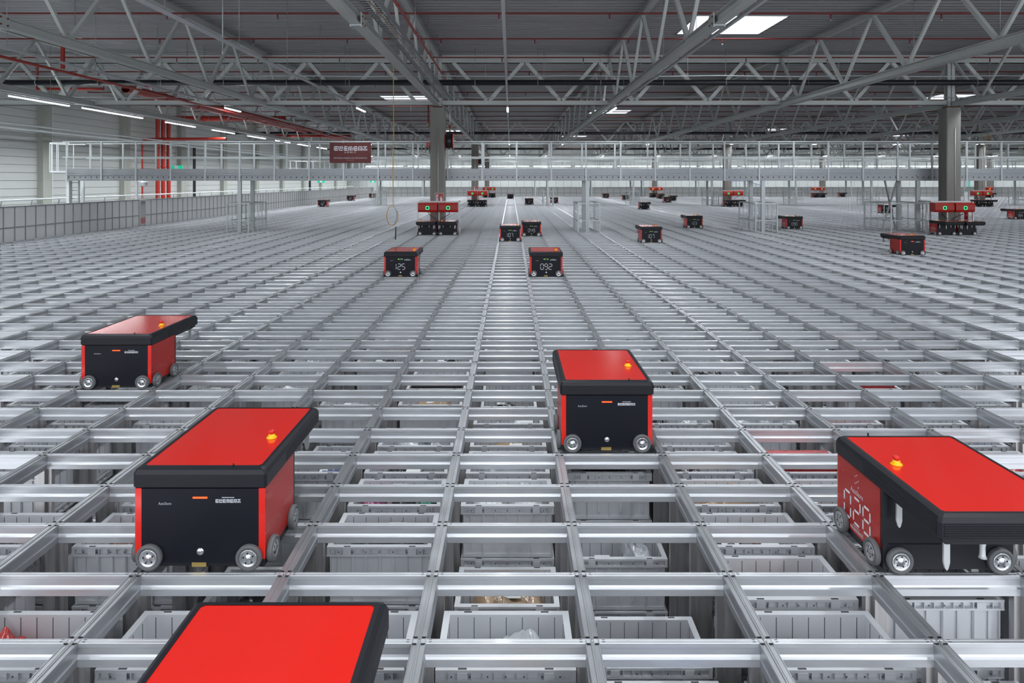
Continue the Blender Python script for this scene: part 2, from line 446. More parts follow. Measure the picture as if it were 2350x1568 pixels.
# cross girders on the column lines
def girder_parts(L):
    P = []; m = MB(); m.box(.14, L - .14, -.09, .09, 5.98, 6.25, 'painted_steel'); m.box(.14, L - .14, -.13, .13, 5.98, 6.0, 'painted_steel'); P.append(('top_chord', m))
    m = MB(); m.box(.14, L - .14, -.08, .08, 4.50, 4.66, 'painted_steel'); m.box(.14, L - .14, -.12, .12, 4.50, 4.515, 'galvanised'); P.append(('bottom_chord', m))
    n = 7; s = L / n
    for k in range(n):
        xa = .48 + k * s
        for d in (-1, 1):
            xb = xa + d * s / 2
            if xb < 0 or xb > L: continue
            m = MB(); m.bar((xa + d * .06, 0, 6.0), (xb, 0, 4.62), 0.12, 0.12, 'painted_steel', up=(0, 1, 0)); P.append(('diagonal_brace', m))
    return P
for j, cy in enumerate(COLY):
    for i, x0 in enumerate([-20.3] + COLX[:-1]):
        L = (COLX[i] - x0)
        t = thing('cross_girder', 'grey lattice girder on the %s row of columns, %s span from the left wall' % (['nearest', 'middle', 'farthest'][j], ordinal(i + 1)), 'girder', (x0, cy, 0), group='cross girders')
        for n, m in girder_parts(L): obj(n, m, t)

# ------------------------------------------------------------------ lighting tracks
trk = ['beside the left wall aisle', 'left of the banner', 'over the left robots', 'straight above the middle', 'right of the middle', 'sixth from left', 'seventh from left', 'eighth from left', 'ninth from left', 'tenth from left', 'eleventh from left', 'twelfth from left', 'thirteenth from left', 'fourteenth from left', 'nearest the right wall']
def lamp(x, y, z, L, label, group):
    t = thing('linear_lamp', label, 'lamp', (x, y, z), group=group)
    a = MB(); a.box(-.03, .03, -L / 2, L / 2, -.02, .03, 'track_white'); obj('housing', a, t)
    a = MB(); a.box(-.028, .028, -L / 2 + .02, L / 2 - .02, -.045, -.02, 'lamp_white'); obj('diffuser', a, t)
for i, x in enumerate(TRACKS):
    m = MB(); m.box(x - .028, x + .028, 0.5, 84, TRACK_Z + .04, TRACK_Z + .09, 'track_white')
    for q in range(28): m.cyl((x, 2 + q * 3.0, TRACK_Z + .08), (x, 2 + q * 3.0, ZD), .006, 'galvanised', n=5)
    tag(obj('lighting_track', m), 'long white lighting track ' + trk[i], 'lighting track', 'lighting tracks under the roof')
    for q, y in enumerate((25.4, 49.8, 74.5)):
        if i > 4 and q == 0: continue
        lamp(x, y, TRACK_Z, 1.4, 'short bright lamp on the track %s, %s along it' % (trk[i], ['nearest', 'middle', 'farthest'][q]), 'lamps on the lighting tracks')
wy = [22.6, 27.4, 32.2, 37.0, 41.8, 46.6, 51.4, 56.2, 61.0, 65.8, 70.6, 75.4]
for q, y in enumerate(wy):
    lamp(-15.35, y, TRACK_Z + .0, 2.9, 'long bright tube lamp over the left aisle, %s from the camera' % ordinal(q + 1), 'tube lamps over the left aisle')

for q, (yy, z, x0, x1) in enumerate([(75.2, 4.25, -14, 68), (86.0, 3.6, -18, 70)]):
    x = x0; n = 0
    while x < x1:
        n += 1
        t = thing('linear_lamp', 'crosswise tube lamp by the end wall, %s row, %s from the left' % (['front', 'rear'][q], ordinal(n)), 'lamp', (x, yy, z), group='crosswise lamps near the end wall')
        a = MB(); a.box(0, 4.6, -.04, .04, -.01, .04, 'track_white'); a.cyl((1, 0, .04), (1, 0, ZD - z), .008, 'galvanised', n=5); a.cyl((3.6, 0, .04), (3.6, 0, ZD - z), .008, 'galvanised', n=5); obj('housing', a, t)
        a = MB(); a.box(.02, 4.58, -.06, .06, -.06, -.01, 'lamp_far'); obj('diffuser', a, t)
        x += 5.2
# ------------------------------------------------------------------ pipes
k = 0
for y in [14.1 + 3.1 * q for q in range(20)]:
    if any(abs(y - c) < 0.4 for c in COLY): y += 0.5
    t = thing('sprinkler_pipe', 'thin dark red sprinkler pipe below the roof deck, %s from the camera' % ordinal(k + 1), 'pipe', (0, y, 6.02), group='sprinkler pipes below the roof deck'); k += 1
    m = MB(); m.cyl((XL + .3, 0, 0), (66, 0, 0), .022, 'red_pipe_dark', n=8, caps=False); obj('pipe_run', m, t)
    if y < 36:
        hm = MB(); hm.cyl((0, 0, 0), (0, 0, -.13), .016, 'red_pipe_dark', n=8); hm.cyl((0, 0, -.13), (0, 0, -.19), .026, 'galvanised', n=8); hme = hm.mesh('sprinkler_head')
        n = 0; off = 0.7 if k % 2 else -.3
        for q in range(-7, 12):
            x = q * 2.75 + off
            if XL < x < 35: link('sprinkler_head', hme, t, (x, 0, -.01)); n += 1
for q, (y, z, r) in enumerate([(23.2, 5.14, .095), (48.1, 5.14, .095), (72.9, 5.14, .095)]):
    t = thing('drain_pipe', 'black roof drain pipe running crosswise, %s of three' % ['nearest', 'middle', 'farthest'][q], 'pipe', (0, y, z), group='black drain pipes')
    m = MB(); m.cyl((-19.8, 0, 0), (66, 0, 0), r, 'black_pipe', n=14); obj('pipe_run', m, t)
    cm = MB(); cm.cyl((-.012, 0, 0), (.012, 0, 0), r + .012, 'galvanised', n=14); cm.cyl((0, 0, r), (0, 0, ZD - z - .06), .006, 'galvanised', n=5); cme = cm.mesh('pipe_clamp')
    if q < 2:
        for x in [-18 + 2.1 * s for s in range(28)]: link('pipe_clamp', cme, t, (x, 0, 0))
# thin crosswise conduits
for q, (y, z, r) in enumerate([(20.5, 4.97, .016), (49.0, 6.1, .016), (24.05, 4.76, .012)]):
    pts = [(-19 + s * 1.2, y, z - .03 * math.sin(s * .9) ** 2) for s in range(60)]
    m = MB(); m.tube(pts, r, 'galvanised_bright', 6); tag(obj('cable_conduit', m), ['thin pale conduit in front of the black pipe', 'thin conduit on the second girder', 'thin conduit on the near girder bottom chord'][q], 'conduit', 'crosswise conduits')
m = MB(); m.cyl((-19.5, 73.0, 5.2), (66, 73.0, 5.2), .07, 'red_pipe', n=10); tag(obj('red_main_pipe', m), 'long red pipe crossing the hall far behind the walkway', 'pipe')
# red sprinkler mains on the left
def pipe(label, pts, r, name='red_main_pipe', mt='red_pipe', cat='pipe', group='red pipes at the left wall'):
    m = MB(); m.tube(pts, r, mt, 12)
    for p in (pts[0], pts[-1]): m.cyl(Vector(p) - Vector((0, 0, .002)), Vector(p) + Vector((0, 0, .002)), r, mt)
    for a, b in zip(pts, pts[1:]):
        d = Vector(b) - Vector(a)
        n = int(d.length / 3)
        for s in range(1, n + 1):
            c = Vector(a) + d * (s / (n + 1)); e = d.normalized() * .06; m.cyl(c - e, c + e, r * 1.14, mt, n=12)
            if c.z > 3.9 and abs(d.z) < .5: m.cyl(c, (c.x, c.y, ZD), .007, 'galvanised', n=5)
    return tag(obj(name, m), label, cat, group)
for q, (px, zt) in enumerate([(362, 5.3), (374.5, 5.3), (387, 5.3)]):
    x = -19.55; y = -x * F / (VX - px)
    pipe('thick vertical red riser at the left wall, %s of the three' % ['left', 'middle', 'right'][q], [(x, y, -.055), (x, y, zt)], .115)
pipe('thin vertical red riser left of the three thick ones', [(-19.6, 36.8, -.055), (-19.6, 36.8, 3.95)], .045)
pipe('slim horizontal red pipe crossing above the walkway rail', [(-19.6, 36.9, 4.05), (-15.2, 36.9, 4.08)], .075)
pipe('low red pipe along the wall behind the mesh fence', [(-19.6, 36.5, 0.55), (-19.6, 46.0, .45)], .08)
pipe('thick horizontal red main above the risers', [(-19.4, 38.6, 5.3), (-12.6, 38.6, 5.3)], .15)
pipe('thick red main running lengthwise under the left roof', [(-14.2, 25.5, 5.25), (-14.2, 60, 5.25)], .16)
pipe('second thick red main beside the first one', [(-13.1, 29.5, 5.15), (-13.1, 60, 5.15)], .12)
pipe('slim red pipe beside the left lighting track', [(-10.5, 8, 4.42), (-10.5, 60, 4.42)], .032)
pipe('slim red pipe hanging along the near left roof truss', [(-2.25, 6, 5.35), (-2.25, 24, 5.35)], .032)
pipe('crooked red branch pipe under the far left roof', [(-17.8, 26.0, 6.36), (-17.8, 26.0, 5.3), (-15.3, 26.0, 5.3), (-15.3, 26.0, 5.6), (-14.2, 27.5, 5.6)], .055)
pipe('short red drop pipe in the upper left', [(-13.6, 21.0, 6.36), (-13.6, 21.0, 5.25)], .06)
pipe('second slim red crosswise pipe under the left roof', [(-17.5, 47.5, 4.9), (-11.0, 47.5, 4.9)], .09)
for q, z in enumerate((3.98, 3.82)):
    m = MB(); m.tube([(-18.6, 8, z), (-18.6, 60, z)], .04 if q == 0 else .05, 'galvanised_bright', 8)
    tag(obj('galvanised_pipe', m), ['upper', 'lower'][q] + ' galvanised pipe running along the left wall', 'pipe', 'galvanised pipes on the left wall')
# cable tray on the left column truss
m = MB()
m.box(-2.42, -2.40, 7.5, 24, 4.72, 4.80, 'galvanised'); m.box(-2.14, -2.12, 7.5, 24, 4.72, 4.80, 'galvanised')
for q in range(110): m.box(-2.42, -2.12, 7.5 + q * .15, 7.515 + q * .15, 4.72, 4.73, 'galvanised')
for q, (dx, dz) in enumerate(((-.08, .015), (0, .02), (.06, .015))): m.tube([(-2.27 + dx, 7.5 + s * .8, 4.74 + dz + .008 * math.sin(s * 2.1 + q)) for s in range(21)], .012, ['black_pipe', 'cord_orange', 'black_pipe'][q], 6)
tag(obj('cable_tray', m), 'steel cable tray with cables along the left column truss', 'cable tray')
# bracing rods in the left roof
for q, (a, b) in enumerate([((-14.5, 12.5, 5.9), (-8.6, 18, 6.1)), ((-14.5, 18, 6.0), (-8.6, 12.5, 6.0)), ((-14.5, 18.5, 6.0), (-8.6, 24, 6.1))]):
    m = MB(); m.cyl(a, b, .014, 'painted_steel', n=6); tag(obj('bracing_rod', m), 'thin slanting bracing rod in the upper left roof, %s from the camera' % ordinal(q + 1), 'rod', 'bracing rods')
# small hangers from the deck
for q, (px, yy, z0) in enumerate([(511, 15.0, 4.6), (624, 24.0, 5.5), (689, 24.0, 5.5), (1114, 24.0, 5.5), (1248, 24.0, 5.5), (1665, 24.0, 5.5), (1925, 24.0, 5.5), (1578, 22.0, 5.2)]):
    x = (px - VX) * yy / F
    m = MB(); m.cyl((x, yy, z0), (x, yy, ZD), .007 if q else .012, 'galvanised_bright', n=6); m.cyl((x, yy, z0), (x, yy, z0 + .08), .02, 'galvanised_bright', n=8)
    tag(obj('hanger_rod', m), ['white hanger rod of the left lighting track, high up', 'thin hanger rod at the girder, first from left', 'thin hanger rod at the girder, second from left', 'thin hanger rod at the girder, just right of the column', 'thin hanger rod at the girder, right of the middle', 'thin hanger rod below the large rooflight', 'thin hanger rod at the girder, far right', 'hanger with clamps left of the rooflight'][q], 'rod', 'hanger rods')

# ------------------------------------------------------------------ the storage grid
PX, PY = 0.705, 0.48
X0 = -0.374; Y0 = 2.821                 # one crossing of the rails
KX0, KX1 = -21, 83                      # rail numbers left to right
KY0, KY1 = -5, 156
GXL, GXR = X0 + KX0 * PX, X0 + KX1 * PX
GYN, GYF = Y0 + KY0 * PY, Y0 + KY1 * PY
grid = thing('storage_grid', 'silver aluminium rail grid on top of the bin storage', 'grid')
def rail_prof(w):
    h = w / 2
    top = [(-h, -.003), (-h + .002, 0), (-h + .005, 0), (-h + .006, -.003)]
    if w > .05:
        top += [(-.008, -.003), (-.006, .002), (-.0015, .002), (-.001, -.001), (.001, -.001), (.0015, .002), (.006, .002), (.008, -.003)]
    else:
        top += [(h - .006 - .003, -.003)]
    top += [(h - .006, -.003), (h - .005, 0), (h - .002, 0), (h, -.003)]
    b = h if w > .05 else .022
    side = [(h, -.018), (h - .004, -.021), (h - .004, -.048), (b - .003 if w > .05 else h + .0, -.056), (b, -.062), (b, -.093), (b - .004, -.096)]
    if w <= .05: top = [(-h, -.002), (-h + .002, 0), (-.004, 0), (-.003, -.0012), (.003, -.0012), (.004, 0), (h - .002, 0), (h, -.002)]
    return top + side + [(-p, z) for p, z in reversed(side)]
mx = MB(); mx.extrude(rail_prof(.030), GXL, GXR, 'x', 'aluminium'); cross_me = mx.mesh('cross_rail')
my = MB(); my.extrude(rail_prof(.058), GYN, GYF, 'y', 'aluminium_long_shaded'); long_me = my.mesh('long_rail')
rest = MB()
for k in range(KY0, KY1 + 1):
    y = Y0 + k * PY
    if k - KY0 < 100: link('cross_rail', cross_me, grid, (0, y, 0))
    else: rest.extrude([(y + p, z) for p, z in rail_prof(.030)], GXL, GXR, 'x', 'aluminium')
o = obj('far_cross_rails', rest, grid); o['kind'] = 'stuff'
rest = MB()
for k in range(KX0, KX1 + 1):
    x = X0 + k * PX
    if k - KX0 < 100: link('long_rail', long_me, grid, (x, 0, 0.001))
    else: rest.extrude([(x + p, z + .001) for p, z in rail_prof(.058)], GYN, GYF, 'y', 'aluminium_long_shaded')
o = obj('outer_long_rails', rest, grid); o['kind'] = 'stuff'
# crossing caps: small raised nub and dark slots, where one can see them
def px_of(x, y, z): return VX + x * F / y, VY + (H - z) * F / y
caps = MB()
for k in range(KY0, 24):
    for q in range(-16, 18):
        x = X0 + q * PX; y = Y0 + k * PY
        u, v = px_of(x, y, 0) if y > .8 else (-999, 0)
        if not -80 < u < 2430: continue
        caps.cyl((x, y, 0.001), (x, y, .006), .006, 'hub_metal', r1=.004, n=8)
        for s in (-1, 1):
            for e in (-1, 1):
                caps.box(x + s * .018 - .009, x + s * .018 + .009, y + e * .020 - .002, y + e * .020 + .002, -.001, .0032, 'robot_dark')
                if y < 5: caps.box(x + s * .046 - .006, x + s * .046 + .006, y + e * .006 - .0012, y + e * .006 + .0012, -.002, .0008, 'robot_dark')
o = obj('crossing_caps', caps, grid); o['kind'] = 'stuff'
# corner brackets where the rails meet below the top
br = MB()
def bracket(mb, x, y):
    for s in (-1, 1):
        mb.quad([(x + s * .030, y - .017, -.025), (x + s * .034, y - .021, -.093), (x + s * .030, y - .024, -.093), (x + s * .030, y - .024, -.03)], 'aluminium')
# upright posts under the crossings
def post_prof():
    a, b, c = .058, .028, .018
    return [(-a, -c), (-b, -c), (-b, -.045), (b, -.045), (b, -c), (a, -c), (a, c), (b, c), (b, .045), (-b, .045), (-b, c), (-a, c)]
pm = MB(); pm.extrude(post_prof(), -G, -.094, 'z', 'aluminium_post'); post_me = pm.mesh('upright_post')
posts = []
for k in range(-2, 17):
    for q in range(-15, 16):
        x = X0 + q * PX; y = Y0 + k * PY
        if y < 1.5: continue
        u, v = px_of(x, y, -.2)
        if -60 < u < 2410: posts.append((y, x))
posts.sort()
restp = MB()
for i, (y, x) in enumerate(posts):
    if i < 99: link('upright_post', post_me, grid, (x, y, 0))
    else: restp.extrude([(x + a, y + b) for a, b in post_prof()], -G, -.094, 'z', 'aluminium_post')
for k in (KY0 + 1, KY1):      # and the sparse ones that carry the rest of the grid
    for q in range(KX0, KX1 + 1, 2):
        x = X0 + q * PX; y = Y0 + k * PY; restp.extrude([(x + a, y + b) for a, b in post_prof()], -G, -.094, 'z', 'aluminium_post')
o = obj('remaining_posts', restp, grid); o['kind'] = 'stuff'

# ------------------------------------------------------------------ bins
BW, BD, BH = .292, .198, .322     # half width, half depth, height
def bin_mesh(simple=False):
    m = MB(); P = 'bin_plastic'; t = .012
    zt = 0.0; zb = -BH
    wx, wy = BW - .018, BD - .018     # outer faces of the walls below the rim
    if simple:
        for s in (-1, 1):
            m.box(-wx, wx, s * wy - .004, s * wy + .004, zb, zt, P); m.box(s * wx - .004, s * wx + .004, -wy, wy, zb, zt, P)
        m.box(-wx, wx, -wy, wy, zb, zb + .01, P)
        m.box(-BW, BW, -BD, -BD + .02, -.05, 0, P); m.box(-BW, BW, BD - .02, BD, -.05, 0, P)
        return m
    # walls
    m.box(-wx, wx, -wy, -wy + t, zb, zt, P); m.box(-wx, wx, wy - t, wy, zb, zt, P)
    m.box(-wx, -wx + t, -wy + t, wy - t, zb, zt, P); m.box(wx - t, wx, -wy + t, wy - t, zb, zt, P)
    m.box(-wx + t, wx - t, -wy + t, wy - t, zb, zb + t, P)
    # rim: two horizontal flanges joined by small webs
    for z0, z1 in ((-.012, 0.0), (-.052, -.042)):
        m.box(-BW, BW, -BD, -wy, z0, z1, P); m.box(-BW, BW, wy, BD, z0, z1, P)
        m.box(-BW, -wx, -wy, wy, z0, z1, P); m.box(wx, BW, -wy, wy, z0, z1, P)
    for sx in (-1, 1):
        for sy in (-1, 1): m.box(min(sx * wx, sx * (BW - .001)), max(sx * wx, sx * (BW - .001)), min(sy * wy, sy * (BD - .001)), max(sy * wy, sy * (BD - .001)), -.042, -.012, P)
    for i in range(13):
        x = -BW + .008 + i * (2 * BW - .016) / 12
        for s in (-1, 1): m.box(x - .0018, x + .0018, s * BD - (.018 if s > 0 else 0), s * BD + (.018 if s < 0 else 0), -.042, -.012, P)
    for i in range(7):
        y = -BD + .008 + i * (2 * BD - .016) / 6
        for s in (-1, 1): m.box(s * BW - (.018 if s > 0 else 0), s * BW + (.018 if s < 0 else 0), y - .0018, y + .0018, -.042, -.012, P)
    for x in (-.18, .18):    # lifting pockets
        for s in (-1, 1):
            m.box(x - .022, x + .022, s * BD - .002, s * BD + .002, -.042, -.012, P)
            m.box(x - .018, x + .018, s * (BD - .009) - .005, s * (BD - .009) + .005, -.0005, .0008, 'bin_seam')
    for i in range(7):
        x = -.225 + i * .075
        for s in (-1, 1):
            m.box(x - .003, x + .003, s * (BD + .001) - .001, s * (BD + .001) + .001, -.030, -.024, 'bin_seam')
            yy = s * wy
            m.box(x - .007, x + .007, min(yy, yy + s * .010), max(yy, yy + s * .010), zb + .05, -.052, P)     # outside ribs
            yi = s * (wy - t)                                                                               # inside seams
            m.box(x - .0014, x + .0014, min(yi, yi - s * .0012), max(yi, yi - s * .0012), zb + .02, -.012, 'bin_seam')
    for x in (-.15, 0, .15, -wx + .003, wx - .003):
        for s in (-1, 1): m.box(x - .003, x + .003, min(s * wy, s * (wy + .014)), max(s * wy, s * (wy + .014)), zb, -.052, P)
    for i in range(4):
        y = -.12 + i * .08
        for s in (-1, 1):
            xx = s * wx; m.box(min(xx, xx + s * .010), max(xx, xx + s * .010), y - .007, y + .007, zb + .03, -.052, P)
            xi = s * (wx - t); m.box(min(xi, xi - s * .0012), max(xi, xi - s * .0012), y - .0014, y + .0014, zb + .02, -.012, 'bin_seam')
    for s in (-1, 1): m.box(-wx - .006, wx + .006, min(s * wy, s * (wy + .006)), max(s * wy, s * (wy + .006)), zb, zb + .02, P)
    return m
bin_me = bin_mesh().mesh('storage_bin'); simple = bin_mesh(True)

def bag_mesh(seed, a, b, h, col, label=True):
    rnd = random.Random(seed); m = MB(); n1, n2 = 22, 14
    ph = [rnd.uniform(0, 6.28) for _ in range(8)]
    def top(u, v):
        e = max(0, 1 - abs(u) ** 4) ** .45 * max(0, 1 - abs(v) ** 4) ** .45
        w = .80 + .08 * math.sin(3.1 * u + ph[0]) + .06 * math.sin(4.7 * v + ph[1] + 2 * u) + .03 * math.sin(11 * u + 7 * v + ph[2]) + .025 * math.sin(17 * v - 9 * u + ph[3]) + .015 * math.sin(31 * u + 23 * v + ph[4])
        return e * w * h
    i = m.mi('bag_' + col); k = len(m.v)
    for r in range(n2 + 1):
        for c in range(n1 + 1):
            u = -1 + 2 * c / n1; v = -1 + 2 * r / n2
            x = u * a * (1 + .03 * math.sin(9 * v + ph[5])); y = v * b * (1 + .04 * math.sin(8 * u + ph[6])); m.v.append((x, y, top(u, v)))
    for r in range(n2):
        for c in range(n1):
            p = k + r * (n1 + 1) + c; m.f.append((p, p + 1, p + n1 + 2, p + n1 + 1)); m.m.append(i); m.s.append(True)
    m.quad([(-a, -b, 0), (-a, b, 0), (a, b, 0), (a, -b, 0)], 'bag_' + col)
    if label:
        lx, ly = rnd.uniform(-.4, .4) * a, rnd.uniform(-.3, .3) * b; z = top(lx / a, ly / b) + .012
        m.box(lx - .05, lx + .05, ly - .032, ly + .032, z - .004, z, 'white_plastic')
    return m
# levels of fill
rnd = random.Random(19)
level = {}
for k in range(-3, 30):
    for q in range(-18, 19):
        r = rnd.random(); level[(k, q)] = 0 if r < .60 else 1 if r < .92 else 2
for kq, d in {(1, 0): 1, (2, 0): 1, (3, 0): 0, (4, 0): 0, (1, 1): 1, (2, 1): 2, (3, 1): 1, (2, -1): 0, (3, -1): 0, (4, -1): 0, (1, 2): 0, (2, 2): 0, (2, 3): 0, (1, -1): 1, (0, 0): 0, (0, 1): 1, (-1, 0): 0,
               (0, 2): 0, (1, 3): 0, (0, 3): 1, (1, -3): 1, (1, -2): 1, (0, -2): 0, (2, -2): 1, (4, 1): 0, (5, 0): 0, (5, 1): 0, (2, -3): 0, (8, -1): 0, (8, 5): 0, (4, 3): 0}.items(): level[kq] = d
def cell_c(k, q): return X0 + (q + .5) * PX, Y0 + (k + .5) * PY     # q = 0 is the middle cell
PIT = .33; TOPZ = -.150
def where(k, q):
    s = 'middle column' if q == 0 else '%s cell %s of middle' % (ordinal(abs(q)), 'right' if q > 0 else 'left')
    return '%s grid row from the front, %s' % (ordinal(k + 3), s)
vis = []
rest = MB()
for k in range(-2, 15):
    for q in range(-15, 16):
        x, y = cell_c(k, q)
        if y < 1.6: continue
        u, v = px_of(x, y, -.3)
        inside = -120 * 3 / y - 150 / y < u < 2350 + 520 / y
        if not inside: continue
        d = level[(k, q)]
        for lv in range(d, d + 4):
            nb = max(level[(k - 1, q)], level[(k, q - 1)] if q > 0 else level[(k, q + 1)])
            show = (lv == d) or (lv == d + 1 and nb > d and y < 7.5) or (lv == d + 2 and nb > d + 1 and y < 4)
            vis.append((0 if show else 1, y, k, q, lv, d))
nbin = 0
tops = []
for sh, y, k, q, lv, d in sorted(vis):
    x, yy = cell_c(k, q); z = TOPZ - lv * PIT
    if sh == 0 and nbin < 295:
        nbin += 1
        o = link('storage_bin', bin_me, None, (x, yy, z))
        pos = '' if lv == d else ('second-from-top ' if lv == d + 1 else 'third-from-top ')
        tag(o, 'grey %sstorage bin, %s' % (pos, where(k, q)), 'bin', 'storage bins stacked under the grid')
        if lv == d: tops.append((k, q, x, yy, z))
    else: rest.add(simple, Matrix.Translation((x, yy, z)))
o = obj('lower_storage_bins', rest); tag(o, 'mass of grey bins deeper down in the stacks', 'bins', kind='stuff')
# wrapped goods in the open bins
cols = ['black'] * 7 + ['clear'] * 5 + ['white'] * 3 + ['tan', 'brown', 'red', 'blue', 'clear']
bags = {}
cname = {'black': 'black', 'clear': 'clear grey', 'white': 'white', 'tan': 'tan', 'brown': 'dark brown', 'red': 'red', 'blue': 'blue', 'purple': 'purple', 'green': 'green'}
force = {(2, 0): [('tan', .24, .165, .33, 0)], (3, 0): [('white', .125, .16, .37, -.13), ('white', .12, .16, .37, .13)], (3, -1): [('purple', .085, .15, .37, -.17), ('black', .09, .15, .37, .02), ('green', .07, .15, .35, .19)],
         (2, -1): [('black', .24, .165, .36, 0)], (1, -1): [('blue', .16, .12, .12, -.06)], (1, 2): [('brown', .20, .15, .34, 0)], (1, 0): [], (0, 0): [('clear', .20, .15, .34, 0)], (8, -1): [], (8, 5): [], (4, 3): [], (3, 2): [('tan', .22, .15, .36, 0)],
         (5, -1): [('clear', .23, .16, .36, 0)], (4, 0): [('clear', .24, .165, .38, 0)], (1, -2): [('tan', .12, .15, .33, .12)], (0, -2): [('white', .22, .15, .3, 0)], (2, -3): [('brown', .2, .15, .35, 0)]}
for (k, q, x, y, z) in tops:
    if (k, q) in force: items = force[(k, q)]
    else:
        r = rnd.random()
        if r < .22: items = []
        elif r < .62: items = [(rnd.choice(cols), rnd.uniform(.19, .235), rnd.uniform(.13, .155), rnd.uniform(.26, .36), 0)]
        else:
            w = rnd.uniform(.10, .125); items = [(rnd.choice(cols), w, .15, rnd.uniform(.22, .36), -.13), (rnd.choice(cols), w, .15, rnd.uniform(.22, .36), .13)]
    for n, (col, a, b, h, dx) in enumerate(items):
        key = (col, round(a / .03), round(h / .05), rnd.randrange(2))
        if key not in bags: bags[key] = bag_mesh(hash(str(key)) % 999 if False else len(bags) + 3, round(a, 3), b, h, col).mesh('wrapped_garment')
        o = link('wrapped_garment', bags[key], None, (x + dx, y, z - BH + .013))
        tag(o, '%s%s wrapped garment, %s' % ('' if dx == 0 else 'left ' if dx < 0 else 'right ', cname[col], where(k, q)), 'wrapped goods', 'wrapped goods in the storage bins')
# a flat red carton far right and a yellow oval badge on a dark carton
def carton(k, q, mt, lab, badge=None):
    x, y = cell_c(k, q); z = TOPZ
    t = thing('carton', lab, 'carton', (x, y, z - BH + .013), group='cartons in the storage bins')
    m = MB(); m.box(-.24, .24, -.15, .15, 0, .335, mt); obj('carton_body', m, t)
    if badge:
        m = MB(); pts = [(.045 * math.cos(a * PI / 12), .045 * math.sin(a * PI / 12), .337) for a in range(24)]; m.quad(pts, 'yellow'); obj('oval_badge', m, t)

carton(8, -1, 'bag_black', 'black carton with a yellow oval badge, ninth grid row, left of middle', True)
carton(8, 5, 'bag_red', 'flat red carton in a bin at the right, tenth grid row')
carton(4, 3, 'bag_red', 'red carton in a bin just behind the robot numbered 028')
# ------------------------------------------------------------------ fences
def fence(name, label, n, pitch, axis, origin, white=False):
    t = thing(name, label, 'fence', origin, group='panel fences around the grid')
    L = n * pitch; hgt = 1.04
    def bx(mb, a0, a1, t0, t1, z0, z1, mt):
        if axis == 'y': mb.box(t0, t1, a0, a1, z0, z1, mt)
        else: mb.box(a0, a1, t0, t1, z0, z1, mt)
    pmat = 'fence_panel' if not white else 'fence_white'
    p = MB()
    bx(p, 0, L, -.006, .0, -.06, hgt, pmat)
    for i in range(int(L / .08)): bx(p, i * .08, i * .08 + .006, -.001, .0015, -.05, hgt, pmat)
    obj('infill_panel', p, t)
    a = MB(); bx(a, 0, L, -.02, .025, hgt - .01, hgt + .025, 'fence_frame'); obj('top_rail', a, t)
    a = MB(); bx(a, 0, L, -.015, .022, .385, .42, 'fence_frame'); obj('middle_rail', a, t)
    pm = MB(); bx(pm, -.014, .014, -.018, .024, -.08, hgt, 'fence_frame'); pme = pm.mesh('fence_post')
    r = MB()
    for i in range(n + 1):
        if i < 99: link('fence_post', pme, t, (0, i * pitch, 0) if axis == 'y' else (i * pitch, 0, 0))
        else: bx(r, i * pitch - .014, i * pitch + .014, -.018, .024, -.08, hgt, 'fence_frame')
    if r.v: o = obj('far_fence_posts', r, t); o['kind'] = 'stuff'
fence('panel_fence', 'long grey panel fence along the left edge of the grid', KY1 - 36 + 14, PY, 'y', (GXL - .28, Y0 + 22 * PY, 0))
fence('panel_fence', 'white panel fence across the far end of the grid', KX1 - KX0, PX, 'x', (GXL, GYF + .3, 0), True)
gy = 31.4
t = thing('fence_gate', 'narrow pale gate panel in the left fence', 'gate', (GXL - .25, 28.75, 0))
m = MB(); m.box(0, .02, 0, .46, 0, 1.06, 'fence_white'); obj('gate_leaf', m, t)
m = MB(); m.box(.02, .03, .05, .41, .86, 1.0, 'fence_frame'); m.box(.02, .03, .05, .41, .06, .30, 'pale_red_marking'); obj('gate_strip', m, t)
t = thing('guard_rail', 'pale handrail on brackets behind the left fence', 'handrail', (-17.3, 10, 0))
m = MB(); m.cyl((0, 0, 1.17), (0, 66, 1.17), .03, 'galvanised_bright', n=10); obj('handrail', m, t)
bm_ = MB(); bm_.bar((0, 0, -.06), (0, 0, 1.15), .04, .012, 'galvanised_bright'); bm_.bar((0, -.06, .95), (0, 0, 1.14), .03, .012, 'galvanised'); bme = bm_.mesh('rail_post')
for i in range(44): link('rail_post', bme, t, (0, i * 1.5, 0))
# gangway slab that carries the handrail
m = MB(); m.box(XL + .3, GXL - .35, 8, 86, -.14, -.06, 'galvanised'); tag(obj('side_gangway', m), 'steel gangway deck between the left fence and the wall', 'gangway')
m = MB(); m.box(GXL - .35, GXR, GYF + .35, 87.5, -.14, -.06, 'floor_concrete'); tag(obj('rear_gangway', m), 'gangway deck between the far fence and end wall', 'gangway')

